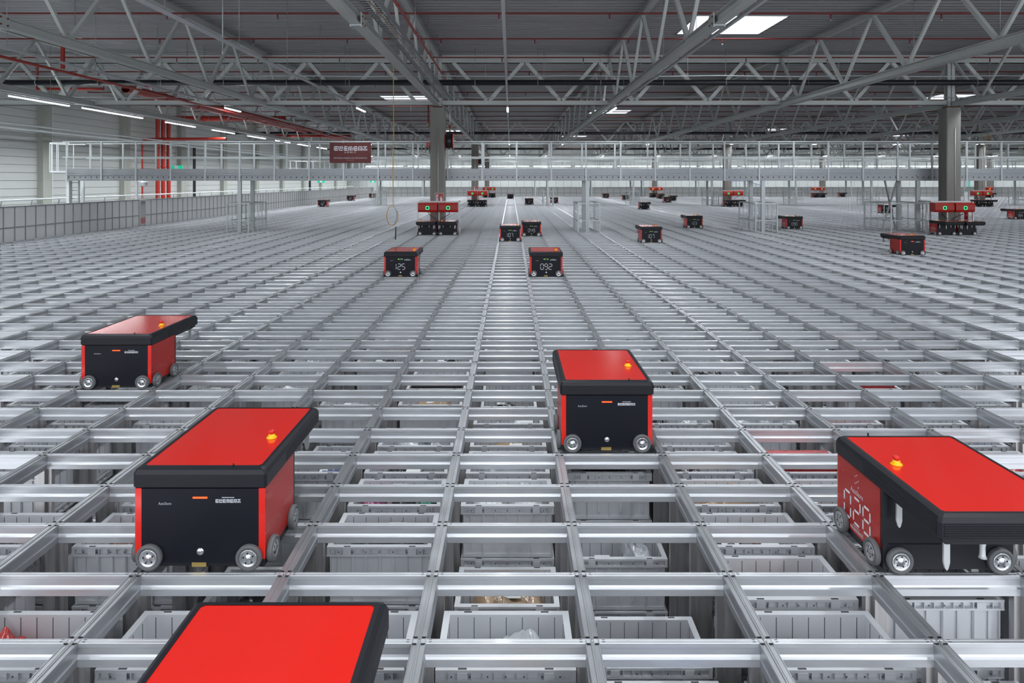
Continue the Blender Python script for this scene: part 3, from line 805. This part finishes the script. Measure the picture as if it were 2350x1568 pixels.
# ------------------------------------------------------------------ walkways crossing above the grid
ZW = 1.85
def walkway(yf, xl, xr, legs, label, detail, cage):
    t = thing('maintenance_walkway', label, 'walkway', (0, yf, 0), group='raised walkways crossing the grid')
    gm = 'galvanised'; dep = 1.35
    m = MB()
    for (y0, s) in ((0, -1), (dep, 1)):
        m.box(xl, xr, y0 - .004, y0 + .004, ZW, ZW + .24, gm)
        m.box(xl, xr, min(y0, y0 - s * .05), max(y0, y0 - s * .05), ZW, ZW + .008, gm)
        m.box(xl, xr, min(y0, y0 + s * .012), max(y0, y0 + s * .012), ZW + .02, ZW + .05, gm)
        m.box(xl, xr, min(y0, y0 + s * .03), max(y0, y0 + s * .03), ZW + .20, ZW + .245, gm)
        if detail and s < 0:
            x = xl + .12
            while x < xr:
                m.cyl((x, y0 - .0055, ZW + .125), (x, y0 - .004, ZW + .125), .022, 'robot_dark', n=12); x += .2
    obj('side_beam', m, t)
    m = MB(); m.box(xl, xr, 0, dep, ZW + .24, ZW + .265, gm)
    obj('walking_deck', m, t)
    for y0, nm in ((-.012, 'toe_board'), (dep, 'toe_board')):
        m = MB(); m.box(xl, xr, y0, y0 + .01, ZW + .27, ZW + .43, gm); obj(nm, m, t)
    for y0, off in ((-.04, 0.0), (dep + .01, .35)):
        for zz in (1.41, .85):
            m = MB(); m.box(xl - .1, xr, y0, y0 + .03, ZW + zz - .022, ZW + zz + .018, 'galvanised_bright'); obj('hand_rail', m, t)
        pm = MB(); pm.box(-.028, .028, y0 - .005, y0 + .05, ZW - .0, ZW + 1.42, 'galvanised_bright'); pme = pm.mesh('railing_post')
        x = xl + .05
        while x < xr: link('railing_post', pme, t, (x, 0, 0)); x += 1.247
    lm = MB()
    for y0 in (.05, dep - .05): lm.box(-.06, .06, y0 - .06, y0 + .06, -G, ZW, 'galvanised_bright')
    pls = []
    for y0 in (.05, dep - .05):
        a = MB(); a.box(-.065, .065, y0 - .05, y0 + .05, .004, ZW + .22, 'galvanised_bright'); a.box(-.09, .09, y0 - .09, y0 + .09, ZW + .16, ZW + .22, 'galvanised'); pls.append(a.mesh('support_leg'))
    for x in legs:
        for me in pls: link('support_leg', me, t, (x, 0, 0))
    return t
walkway(24.95, -16.05, 62, [-9.8, 2.76, 9.1, 14.7, 27.0, 39.5, 52.0], 'long galvanised raised walkway crossing the hall, the nearest one', True, True)
walkway(50.2, -16.05, 62, [-9.7, 2.68, 8.9, 14.6, 20.7, 26.2, 37.5, 50.0], 'galvanised raised walkway farther back, seen through the first', False, True)
walkway(76.2, -16.05, 62, [-9.7, 2.68, 8.9, 14.6, 20.7, 26.2, 37.5, 50.0], 'farthest raised walkway close to the end wall', False, False)
def leg_cage(x0, x1, y0, y1, label, side_bars):
    t = thing('leg_cage', label, 'cage', (x0, y0, 0), group='protective cages around the walkway legs')
    hgt = 1.04; w = x1 - x0; d = y1 - y0
    def post(x, y, th=.022):
        m = MB(); m.box(x - th, x + th, y - th, y + th, -.02, hgt, 'galvanised_bright'); obj('cage_post', m, t)
    for x, y in ((0, 0), (w, 0), (0, d), (w, d)): post(x, y)
    for z in (hgt, .42):
        m = MB()
        for a, b in (((0, 0), (w, 0)), ((w, 0), (w, d)), ((w, d), (0, d)), ((0, d), (0, 0))): m.bar((*a, z), (*b, z), .035, .035, 'galvanised_bright')
        obj('cage_frame', m, t)
    for q in range(side_bars):
        y = d * (q + 1) / (side_bars + 1)
        for x in (0, w):
            m = MB(); m.box(x - .012, x + .012, y - .012, y + .012, 0, hgt, 'galvanised_bright'); obj('cage_bar', m, t)
for q, (lx) in enumerate([-9.8, 2.76, 9.1]):
    leg_cage(lx - .35, lx + .42, 24.75, 26.5, 'steel cage around the near walkway legs, %s' % ['on the left', 'in the middle', 'on the right'][q], 3)
leg_cage(13.6, 15.0, 24.75, 26.6, 'wide steel cage beside the right concrete column', 3)
for q, lx in enumerate([-9.7, 2.68, 8.9, 14.6, 20.7, 26.2, 37.5]):
    leg_cage(lx - .32, lx + .40, 50.0, 51.7, 'steel cage around far walkway legs, %s from the left' % ordinal(q + 1), 3)
m = MB(); m.bar((14.45, 25.9, 1.85), (13.9, 25.9, .05), .05, .05, 'painted_steel', up=(0, 1, 0)); tag(obj('brace_strut', m), 'dark slanting brace inside the cage beside the right column', 'brace')
m = MB(); m.bar((14.1, 26.1, 1.85), (14.5, 26.1, .05), .045, .045, 'galvanised', up=(0, 1, 0)); tag(obj('brace_strut', m), 'pale slanting brace inside the cage beside the right column', 'brace')
# left end of the walkway: ladder with safety hoops
t = thing('access_ladder', 'white ladder with safety hoops at the left end of the walkway', 'ladder', (-16.05, 25.0, 0))
m = MB()
for x in (.10, .38): m.box(x - .02, x + .02, .08, .12, .0, ZW, 'galvanised')
obj('ladder_stile', m, t)
for q in range(7):
    m = MB(); m.cyl((.1, .1, .1 + q * .28), (.38, .1, .1 + q * .28), .014, 'galvanised', n=8); obj('rung', m, t)
hc = (-.45, .62); R = .48
for z in (ZW + .33, ZW + 1.37):
    m = MB(); pts = [(.0, hc[1] - R, z)] + [(hc[0] + R * math.cos(a), hc[1] + R * math.sin(a), z) for a in [(-90 - q * 15) * PI / 180 for q in range(13)]] + [(.0, hc[1] + R, z)]
    for a, b in zip(pts, pts[1:]): m.bar(a, b, .008, .05, 'ladder_white')
    obj('safety_hoop', m, t)
for q in range(7):
    a = (-90 - q * 30) * PI / 180; p = (hc[0] + R * math.cos(a), hc[1] + R * math.sin(a))
    m = MB(); m.bar((*p, ZW + .33), (*p, ZW + 1.37), .04, .006, 'ladder_white'); obj('hoop_bar', m, t)
for q, x in enumerate((.02, -.2)):
    m = MB(); m.box(x - .05, x + .05, .02 + q * 1.2, .12 + q * 1.2, -.1, ZW, 'ladder_white'); obj('ladder_leg', m, t)

# ------------------------------------------------------------------ banner
t = thing('company_banner', 'dark red company banner with white lettering on the walkway railing', 'banner', (-5.77, 24.88, 2.85))
m = MB(); m.box(-.745, .745, -.008, .008, -.365, .365, 'sign_red'); obj('banner_sheet', m, t)
m = MB(); u, v = (1, 0, 0), (0, 0, 1)
element_word(m, (-.0, -.010, .160), u, v, 1.20, .155, 'white_marking')
text(m, 'L O G I C', (0, -.010, .025), u, v, .40, .058, 'white_marking')
text(m, 'OPTIMISING WAREHOUSE PERFORMANCE', (0, -.010, -.185), u, v, 1.20, .050, 'grey_marking')
text(m, 'www.elementlogic.net', (0, -.010, -.265), u, v, .26, .024, 'grey_marking')
obj('banner_lettering', m, t)

# ------------------------------------------------------------------ robots
def rounded_lid():
    y0, y1, hx = -.24, .68, .3225
    levels = [(.392, .010), (.400, 0), (.460, 0), (.480, .008), (.490, .024), (.490, .040)]
    m = MB(); n = None
    for z, ins in levels:
        k = len(m.v)
        c = .012
        x0_, x1_, a, b = -hx + ins, hx - ins, y0 + ins, y1 - ins
        m.v += [(x0_ + c, a, z), (x1_ - c, a, z), (x1_, a + c, z), (x1_, b - c, z), (x1_ - c, b, z), (x0_ + c, b, z), (x0_, b - c, z), (x0_, a + c, z)]
        if n is not None:
            for j in range(8):
                m.f.append((n + j, n + (j + 1) % 8, k + (j + 1) % 8, k + j)); m.m.append(m.mi('robot_black')); m.s.append(False)
        n = k
    m.f.append(tuple(reversed(range(8)))); m.m.append(0); m.s.append(False)
    # grooved lower band on the overhanging end and along the sides
    for q in range(6):
        z = .402 + q * .0095
        m.box(-hx + .02, hx - .02, y1 - .001, y1 + .0035, z, z + .005, 'robot_black')
        for s in (-1, 1): m.box(s * hx - .0015, s * hx + .0015, y0 + .30, y1 - .02, z, z + .005, 'robot_black')
    return m
def wheel_mb(c, d):      # c: centre on the face, d: outward direction
    t = MB(); t.lathe([(.0, 0), (.060, 0), (.0625, .005), (.0625, .023), (.058, .028), (.046, .028), (.044, .022), (.0, .022)], c, d, 'rubber', 24)
    h = MB(); h.lathe([(.044, .022), (.043, .027), (.040, .029), (.036, .025), (.012, .025), (.010, .029), (0, .029)], c, d, 'hub_metal', 20)
    C0 = Vector(c); D = Vector(d); u = D.orthogonal().normalized(); w = D.cross(u)
    for q in range(5):
        a = q * 2 * PI / 5 + .3; p = C0 + (u * math.cos(a) + w * math.sin(a)) * .024 + D * .0245
        h.cyl(p, p + D * .0015, .0042, 'robot_dark', n=8)
    return t, h
def robot_parts(num, led, sidenum=True):
    P = []      # (name, mesh builder, index of parent part or None, label)
    b = MB()
    b.box(-.300, .300, -.222, .222, .03, .392, 'robot_dark')
    b.box(-.31, .31, -.226, .226, .014, .045, 'robot_black')
    for sx in (-1, 1):
        b.box(sx * .3 - .012, sx * .3 + .012, .205, .228, .02, .392, 'robot_black'); b.box(sx * .3 - .012, sx * .3 + .012, -.228, -.215, .02, .392, 'robot_black')
    b.box(-.29, .29, .222, .229, .03, .135, 'robot_black'); b.box(-.29, .29, .222, .226, .14, .39, 'robot_black')
    b.box(-.285, .285, .23, .66, .362, .392, 'robot_dark'); b.box(-.30, .30, .60, .665, .372, .392, 'robot_black')
    P.append(('robot_body', b, None, None))
    P.append(('lid_frame', rounded_lid(), None, None))
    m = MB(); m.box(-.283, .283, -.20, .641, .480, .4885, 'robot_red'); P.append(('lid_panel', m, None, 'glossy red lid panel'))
    m = MB(); m.box(-.283, .283, -.231, -.222, .03, .389, 'robot_face'); P.append(('number_face', m, None, None)); nf = len(P) - 1
    m = MB(); f = -.2322; u, v = (1, 0, 0), (0, 0, 1)
    text(m, 'AutoStore', (-.17, f, .318), u, v, .062, .014, 'grey_marking')
    m.quad([(.105, f, .345), (.165, f, .345), (.165, f, .349), (.105, f, .349)], 'grey_marking')
    element_word(m, (.135, f, .330), u, v, .12, .017, 'white_marking')
    if num: digits(m, num, (.0, f, .200), u, v, .108, 'white_marking')
    m.quad([(-.04, f, .012), (.03, f, .012), (.03, f, .034), (-.04, f, .034)], 'brass')
    P.append(('face_marking', m, nf, None))
    m = MB(); m.lathe([(0, .006), (.014, .006), (.018, 0)], (0, -.231, .085), (0, -1, 0), 'hub_metal', 14); P.append(('key_switch', m, None, None))
    m = MB()
    lm = {'green': 'led_lime', 'red': 'led_red', 'orange': 'led_orange'}[led]
    if led == 'red': m.box(-.035, .035, -.2335, -.231, .342, .350, lm)
    else:
        m.box(-.048, -.030, -.2335, -.231, .339, .350, lm); m.box(.022, .038, -.2335, -.231, .339, .350, lm if led != 'orange' else 'led_lime')
        m.box(-.024, .014, -.2332, -.231, .352, .357, 'grey_marking'); m.box(-.024, .014, -.2332, -.231, .333, .337, 'grey_marking')
    P.append(('status_light', m, None, None))
    for s in (-1, 1):
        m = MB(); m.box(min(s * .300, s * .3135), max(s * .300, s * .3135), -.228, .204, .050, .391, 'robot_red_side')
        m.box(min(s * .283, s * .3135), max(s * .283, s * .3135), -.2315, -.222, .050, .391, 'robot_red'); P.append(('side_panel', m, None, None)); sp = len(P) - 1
        if num and sidenum:
            m = MB(); X = s * .3142; u = (0, 1, 0) if s > 0 else (0, -1, 0); yc = -.02
            digits(m, num, (X, yc, .170), u, v, .130, 'white_marking')
            text(m, 'AutoStore', (X, yc, .268), u, v, .125, .026, 'white_marking')
            for (a, b_) in ((0, .358), (-.016, .348), (.016, .334), (0, .322), (-.016, .312), (.016, .301)):
                m.quad([(X, yc + u[1] * (a - .0035), b_ - .0035), (X, yc + u[1] * (a + .0035), b_ - .0035), (X, yc + u[1] * (a + .0035), b_ + .0035), (X, yc + u[1] * (a - .0035), b_ + .0035)], 'white_marking')
            m.quad([(X, yc - .04, .088), (X, yc + .03, .088), (X, yc + .03, .091), (X, yc - .04, .091)], 'white_marking')
            element_word(m, (X, yc, .072), u, v, .13, .016, 'white_marking')
            P.append(('side_marking', m, sp, None))
    for sy in (-1, 1):
        for sx in (-1, 1):
            t, h = wheel_mb((sx * .24, sy * .229, .0635), (0, sy, 0)); P.append(('wheel', t, None, None)); P.append(('wheel_hub', h, len(P) - 1, 'silver five-hole hub'))
    for sx in (-1, 1):
        for sy in (-1, 1):
            t, h = wheel_mb((sx * .3135, sy * .158, .0635), (sx, 0, 0)); P.append(('wheel', t, None, None)); P.append(('wheel_hub', h, len(P) - 1, 'silver five-hole hub'))
    m = MB(); m.lathe([(0, 0), (.028, 0), (.028, .004), (.017, .014), (.016, .022), (0, .022)], (.21, .16, .489), (0, 0, 1), 'yellow', 20); P.append(('emergency_stop', m, None, 'yellow and red stop button'))
    m = MB(); m.lathe([(.013, .022), (.013, .028), (.017, .030), (.018, .036), (.014, .043), (0, .045)], (.21, .16, .489), (0, 0, 1), 'button_red', 20); P.append(('button_cap', m, len(P) - 1, None))
    m = MB(); m.cyl((.155, -.215, .489), (.155, -.215, .505), .0045, 'robot_black', n=8); P.append(('antenna', m, None, None))
    for gx, gy in ((-.262, .63), (.262, .63), (-.262, .275), (.262, .275)):
        m = MB(); pr = [(-.013, .385), (.013, .385), (.013, .27), (.006, .245), (0, .238), (-.006, .245), (-.013, .27)]
        k = len(m.v)
        for t_ in (-.005, .005): m.v += [(gx + p, gy + t_, z) for p, z in pr]
        n = len(pr); i = m.mi('gripper_grey')
        m.f.append(tuple(k + j for j in range(n))[::-1]); m.f.append(tuple(k + n + j for j in range(n)))
        m.m += [i, i]; m.s += [False, False]
        for j in range(n): m.f.append((k + j, k + (j + 1) % n, k + n + (j + 1) % n, k + n + j)); m.m.append(i); m.s.append(False)
        P.append(('gripper_prong', m, None, 'pale grey gripper prong'))
    for gx in (-.12, .12):
        m = MB(); m.lathe([(0, -.078), (.017, -.074), (.012, -.062), (.011, -.03), (.015, 0)], (gx, .645, .372), (0, 0, 1), 'gripper_grey', 12); P.append(('guide_cone', m, None, None))
    return P
_rc = {}
def robot(label, x, y, rz=0.0, num=None, led='green', detail=True, group='storage robots standing on the grid'):
    key = (num, led, detail)
    if key not in _rc:
        P = robot_parts(num, led, True)
        if detail: _rc[key] = [(n, m.mesh(n), p, l) for n, m, p, l in P]
        else:
            w = MB()
            for n, m, p, l in P: w.add(m)
            _rc[key] = w.mesh('storage_robot')
    if detail:
        t = thing('storage_robot', label, 'robot', (x, y, .0), rz, group)
        made = []
        for n, me, p, l in _rc[key]:
            o = link(n, me, made[p] if p is not None else t)
            if l: o['label'] = l
            made.append(o)
        return t
    return tag(link('storage_robot', _rc[key], None, (x, y, .0), rz), label, 'robot', group)
def row(k): return Y0 + k * PY
def cx(m): return X0 + (m + .5) * PX
ZR = .0
robot('red robot in the front of the picture, only its lid showing', cx(-1), row(-3) + .24, num=None, led='green')
robot('large red robot numbered 028 at the right edge, lid overhanging forward', cx(3), row(1) + .24, PI, '028', 'green')
robot('large red robot with red status light behind the frontmost robot', -1.50, row(1) + .27, 0, None, 'red')
robot('red robot with red status light, standing near the middle of the grid', cx(1) - .02, row(4) + .27, 0, None, 'red')
robot('red robot with red status light, far left in front of fence', cx(-5), row(7) + .27, 0, None, 'red')
robot('red robot with red status light near the right column', 10.0, row(30) + .24, 0, None, 'red')
robot('robot numbered 125, black front with red edges', cx(-3), row(22) + .24, 0, '125', 'green')
robot('robot numbered 092, black front, right of 125', cx(1), row(22) + .24, 0, '092', 'green')
robot('robot numbered 107 in the middle column beside 049', cx(0), row(38) + .24, 0, '107', 'green')
robot('robot numbered 049 behind 107', cx(1), row(42) + .24, 0, '049', 'green')
robot('second robot numbered 107, standing to the right before the cage', 4.18, row(37) + .24, 0, '107', 'green')
robot('robot numbered 103 left of the right cage', 7.12, row(50) + .24, 0, '103', 'green')
robot('robot numbered 090 right of the cage', 10.80, row(49) + .24, 0, '090', 'green')
robot('robot numbered 066 at the right edge of the picture', 24.2, 33.1, 0, '066', 'green')
robot('small robot numbered 160 far left by the fence', -13.05, 48.1, 0, '160', 'green', False)
robot('small robot far left, second along the fence', -14.35, 62.0, 0, '019', 'green', False)
robot('small robot farthest left, beside a far leg cage', -14.2, 71.0, 0, '078', 'green', False)
robot('small black robot facing away in the middle distance', -.05, 68.7, PI, None, 'green', False)
robot('small robot with an orange light, middle distance', 1.38, 52.4, 0, '127', 'orange', False)
robot('small robot just right of the far middle cage', 3.45, 55.3, 0, '107', 'green', False)
robot('small robot with orange light right of the middle cage', 9.7, 70.8, 0, '041', 'orange', False)
robot('small dark robot beside the third far cage', 10.6, 63.8, 0, None, 'green', False)
robot('dark robot in front of the third far cage', 8.45, 44.0, PI, None, 'green', False)
robot('small robot numbered 042 right of the third far cage', 12.9, 57.2, 0, '042', 'green', False)
robot('small black robot behind 042', 14.5, 62.2, PI, None, 'green', False)
robot('small black robot, the rearmost behind 042', 14.9, 69.0, PI, None, 'green', False)
robot('red and black robot left of the wide cage', 21.2, 39.2, PI, '020', 'green', False)
robot('tiny robot before the far fence, right of centre', 36.3, 76.0, PI, '079', 'green', False)

# ------------------------------------------------------------------ charging stations
def charger(x, y, label, colours=('green', 'green'), detail=True, nums=(None, None), who=''):
    # x: middle of the two bays; y: rail row of the docked robots
    t = thing('charging_station', label, 'charging station', (x, y, 0), group='charging stations at the columns')
    L = []
    m = MB(); m.bar((-.68, .36, 1.13), (.70, .36, 1.13), .05, .045, 'galvanised_bright'); L.append(('frame_bar', m, None))
    for xx, yy in ((-.735, .50), (.735, .30), (.0, .535)):
        m = MB(); m.box(xx - .022, xx + .022, yy - .022, yy + .022, .004, 1.13, 'galvanised_bright'); L.append(('frame_post', m, None))
    m = MB(); m.box(-.68, -.64, .36, 1.1, 1.11, 1.15, 'galvanised'); m.box(.66, .70, .36, 1.1, 1.11, 1.15, 'galvanised'); L.append(('frame_arm', m, None))
    for q, xx in enumerate((-.352, .352)):
        m = MB(); w = .325
        pr = [(.14, .78), (.11, .82), (.10, .86), (.10, 1.02), (.13, 1.09), (.42, 1.10), (.42, .78)]
        k = len(m.v); n = len(pr); i = m.mi('charger_red')
        for sx in (-w, w): m.v += [(xx + sx, p, z) for p, z in pr]
        for j in range(n): m.f.append((k + j, k + (j + 1) % n, k + n + (j + 1) % n, k + n + j)); m.m.append(i); m.s.append(False)
        m.f.append(tuple(k + j for j in range(n))[::-1]); m.f.append(tuple(k + n + j for j in range(n))); m.m += [i, i]; m.s += [False, False]
        L.append(('charger_box', m, None)); pi = len(L) - 1
        led = 'led_green' if colours[q] == 'green' else 'led_orange'
        m = MB()
        cz = .925; R0, R1 = .062, .040
        for j in range(24):
            def sq(a, R): c, s = math.cos(a), math.sin(a); f = (abs(c) ** 5 + abs(s) ** 5) ** (-1 / 5); return (xx + R * f * c, .096, cz + R * f * s * .95)
            a0, a1 = j * PI / 12, (j + 1) * PI / 12
            m.quad([sq(a0, R1), sq(a0, R0), sq(a1, R0), sq(a1, R1)], led)
        m.box(xx - .055, xx + .055, .0965, .101, cz - .05, cz + .05, 'robot_dark'); L.append(('indicator_ring', m, pi))
        m = MB(); m.tube([(xx + .02, .25, .79), (xx + .03 * (1 if q else 1), .3, .70), (xx * .55, .38, .60), (xx * .2, .40, .53)], .012, 'black_pipe', 6); L.append(('charging_cable', m, None))
    if detail:
        made = []
        for n, m, p in L: made.append(obj(n, m, made[p] if p is not None else t))
    else:
        for n in ('frame', 'charger_box'):
            w = MB()
            for a, m, p in L:
                if (a.startswith('frame')) == (n == 'frame'): w.add(m)
            obj(n, w, t)
    for q, xx in enumerate((-.352, .352)):
        robot('%s robot docked at the charging station %s' % (['left', 'right'][q], who), x + xx, y + .24, PI, nums[q], 'green', detail, 'robots docked at the charging stations')
ZC = 0
charger(-2.49, row(43), 'charging station with two red boxes at the left near column', nums=('125' if False else None, None), who='of the left near column')
charger(15.13, row(43), 'charging station with two red boxes at the right near column', nums=('020', None), who='of the right near column')
charger(-2.35, 48.35, 'charging station at the left column of the middle row', detail=False, who='of the left middle column')
charger(15.6, 48.35, 'charging station at the second column of the middle row', detail=False, who='of the second middle column')
charger(33.05, 48.35, 'charging station at the third column of the middle row', detail=False, who='of the third middle column')
charger(-2.30, 73.2, 'charging station at the left column of the far row', detail=False, who='of the left far column')
charger(15.4, 73.2, 'charging station with orange lights in the far row', ('orange', 'orange'), False, who='with orange lights')
charger(32.6, 73.2, 'charging station at the third column of the far row', detail=False, who='of the third far column')
charger(50.4, 73.2, 'charging station farthest right with one orange light', ('green', 'orange'), False, who='farthest right')

# ------------------------------------------------------------------ column fittings
def reel(x, y, z, label):
    t = thing('hose_reel', label, 'hose reel', (x, y, z), group='hose reels hanging at the columns')
    m = MB(); m.cyl((-.12, 0, 0), (.12, 0, 0), .255, 'black_pipe', n=28); obj('wound_hose', m, t)
    for s in (-1, 1):
        m = MB(); m.cyl((s * .12, 0, 0), (s * .145, 0, 0), .285, 'red_pipe', n=28); m.cyl((s * .146, 0, 0), (s * .15, 0, 0), .13, 'painted_steel', n=20); obj('reel_flange', m, t)
    m = MB(); m.cyl((-.22, 0, 0), (.22, 0, 0), .03, 'hub_metal', n=10); obj('reel_axle', m, t)
    m = MB(); m.tube([(-.12, 0, .28), (-.13, 0, .36), (-.13, 0, .42)], .012, 'brass', 6); obj('reel_hook', m, t)
reel(-2.16, 24.3, 3.24, 'red and black hose reel on the left near column')
reel(-2.16, 49.3, 3.24, 'red and black hose reel on the left middle column')
for q, (x, y, z0, z1, c, lab) in enumerate([(-2.13, 24.15, 3.55, 4.45, 'galvanised_bright', 'slim hose drop right of the left near column'), (-2.90, 24.28, 3.75, 4.51, 'red_pipe_dark', 'slim red pipe drop left of the near column')]):
    m = MB(); m.cyl((x, y, z0 + .25), (x, y, z1), .022, c, n=10); m.cyl((x, y, z0 + .15), (x, y, z0 + .25), .035, 'red_pipe', n=10); m.cyl((x, y, z0), (x, y, z0 + .15), .028, 'brass', n=10)
    tag(obj('pipe_drop', m), lab, 'pipe', 'pipe drops at the near column')
m = MB(); m.box(-2.93, -2.83, 24.0, 24.15, 3.0, 3.2, 'red_pipe'); tag(obj('alarm_box', m), 'small red alarm box on the left side of the near column', 'alarm box')
def ext_sign(x, y, label):
    t = thing('extinguisher_sign', label, 'sign', (x, y, 1.27), group='fire extinguisher signs on the columns')
    m = MB(); m.box(-.15, .15, 0, .006, -.18, .15, 'white_plastic'); obj('sign_border', m, t)
    m = MB(); m.box(-.14, .14, -.004, 0, -.17, .14, 'red_pipe'); obj('sign_plate', m, t)
    m = MB()
    m.box(-.105, -.03, -.007, -.004, -.17, .07, 'white_marking'); m.box(-.09, -.04, -.007, -.004, .07, .10, 'white_marking'); m.box(-.085, -.05, -.009, -.007, -.01, .02, 'red_pipe')
    m.quad([(.03, -.006, -.16), (.10, -.006, -.16), (.115, -.006, -.02), (.09, -.006, -.05), (.08, -.006, .07), (.05, -.006, -.01), (.035, -.006, .03)], 'white_marking'); obj('sign_symbol', m, t)
ext_sign(-2.49, 24.04, 'red fire extinguisher sign at the foot of the left near column')
ext_sign(-2.50, 49.04, 'red fire extinguisher sign on the left middle column')
t = thing('fire_extinguisher', 'narrow white notice strip and extinguisher on right column', 'fire extinguisher', (15.78, 24.0, .95))
m = MB(); m.box(-.06, .06, 0, .02, -.1, .5, 'white_plastic'); obj('notice_plate', m, t)
m = MB(); m.cyl((0, -.02, -.45), (0, -.02, -.15), .06, 'red_pipe', n=14); obj('cylinder_tank', m, t)
# hanging cord with loops
def hang(x, y, ztop, label):
    t = thing('hanging_cord', label, 'cord', (x, y, 0))
    m = MB(); m.tube([(0, 0, ztop), (.01, 0, 3), (-.01, 0, 2.2), (0, 0, 1.25)], .010, 'cord_orange', 6); obj('orange_cord', m, t)
    m = MB(); m.tube([(.0 + .13 * math.sin(a) - .02, .01 * math.cos(3 * a), 1.05 - .28 * math.cos(a) * (1 if a < PI else .8)) for a in [q * 2 * PI / 20 + PI for q in range(18)]], .008, 'cord_orange', 6); obj('cord_loop', m, t)
    m = MB(); m.tube([(-.04 + .12 * math.sin(a), .03, 1.05 + .22 * math.cos(a)) for a in [q * 2 * PI / 20 + .3 for q in range(16)]], .008, 'cord_blue', 6); obj('blue_cord_loop', m, t)
    m = MB(); m.cyl((.05, 0, .50), (.06, 0, .80), .014, 'black_pipe', n=8); obj('plug', m, t)
    m = MB(); m.box(-.03, .03, -.03, .03, ztop - .1, ztop + .12, 'cord_orange'); obj('cord_trolley', m, t)
hang(-2.72, 16.0, 4.7, 'orange cord hanging from the roof left of the near column')
t = thing('hanging_cord', 'coiled orange cord hanging from the roof at the far right', 'cord', (20.0, 29.0, 3.6))
m = MB(); m.tube([(.13 * math.cos(a), .02 * math.sin(2 * a), .17 * math.sin(a)) for a in [q * 2 * PI / 18 for q in range(19)]], .014, 'cord_orange', 6); obj('cord_coil', m, t)
m = MB(); m.tube([(-.13, 0, .0), (-.2, 0, -.3), (-.2, 0, -1.0)], .010, 'cord_orange', 6); obj('cord_end', m, t)
m = MB(); m.cyl((0, 0, .17), (0, 0, ZD - 3.6), .006, 'galvanised', n=6); obj('cord_hanger', m, t)

# ------------------------------------------------------------------ odds and ends on the walls
def dome_camera():
    t = thing('security_camera', 'white dome camera on a bracket above the left fence', 'camera', (-15.9, 30.0, 1.72))
    m = MB(); m.cyl((0, 0, .0), (0, 0, .10), .13, 'white_plastic', n=18); m.lathe([(.13, 0), (.115, -.07), (.07, -.12), (0, -.14)], (0, 0, 0), (0, 0, 1), 'white_plastic', 18); obj('camera_dome', m, t)
    m = MB(); m.bar((-.02, 0, .08), (-.30, 0, .12), .05, .05, 'white_plastic'); m.box(-.36, -.28, -.06, .06, -1.8, .2, 'galvanised_bright'); obj('camera_bracket', m, t)
dome_camera()
for q, (px_, py_, yy) in enumerate([(405, 384, 40.0), (737, 417, 66.0), (856, 417, 84.0)]):
    x = (px_ - VX) * yy / F; z = H + (VY - py_) * yy / F
    t = thing('exit_sign', 'green and white exit sign, %s along the left wall' % ['nearest', 'second', 'farthest'][q], 'sign', (x, yy, z), group='exit signs')
    m = MB(); m.box(-.35, .35, -.02, .02, -.1, .1, 'exit_green'); m.box(-.12, .10, -.022, -.02, -.08, .08, 'white_plastic'); obj('sign_plate', m, t)
    m = MB(); m.cyl((0, 0, .1), (0, 0, ZD - z), .01, 'galvanised', n=6); obj('sign_hanger', m, t)
m = MB(); m.cyl((XL + .255, 24.0, 1.98 - .45), (XL + .262, 24.0, 1.98 - .45), .10, 'rust', n=16)
m = MB(); m.tube([(-19.9, 43.5, -.1), (-19.9, 43.5, 4.0)], .09, 'black_pipe', 10); tag(obj('black_downpipe', m), 'black downpipe on the left wall behind the walkway', 'pipe', 'black downpipes')
m = MB(); m.tube([(-19.9, 68.5, -.1), (-19.9, 68.5, 4.0)], .11, 'black_pipe', 10); tag(obj('black_downpipe', m), 'far black downpipe on the left wall', 'pipe', 'black downpipes')
# machine port and blue stair by the far wall at right
t = thing('port_machine', 'white machine housing near the far right fence', 'machine', (53.5, 79.0, 0))
m = MB(); m.box(-1.2, 1.2, 0, 1.5, -.06, 2.1, 'white_plastic'); obj('machine_housing', m, t)
m = MB(); m.box(-1.25, -1.1, -.05, 0, 0, 2.0, 'exit_green'); m.box(-.5, .6, -.05, 0, .4, 1.8, 'galvanised'); obj('machine_door', m, t)
t = thing('blue_stair', 'blue stair railing near the far end wall', 'stair', (27.5, 80.5, 0))
m = MB(); m.box(-2.2, 0.0, 0, .9, -.08, 0.55, 'galvanised'); m.bar((0, .1, .5), (2.4, .1, .0), .3, .05, 'blue_paint'); obj('stair_flight', m, t)
m = MB(); m.bar((-2.2, 0, 1.75), (0, 0, 1.75), .05, .05, 'blue_paint'); m.bar((0, 0, 1.75), (2.6, 0, .9), .05, .05, 'blue_paint')
for q in range(6): m.bar((-2.2 + q * .44, 0, .5), (-2.2 + q * .44, 0, 1.75), .03, .03, 'blue_paint')
for q in range(6): m.bar((q * .5, 0, .45 - q * .09), (q * .5, 0, 1.75 - q * .165), .03, .03, 'blue_paint')
obj('stair_railing', m, t)
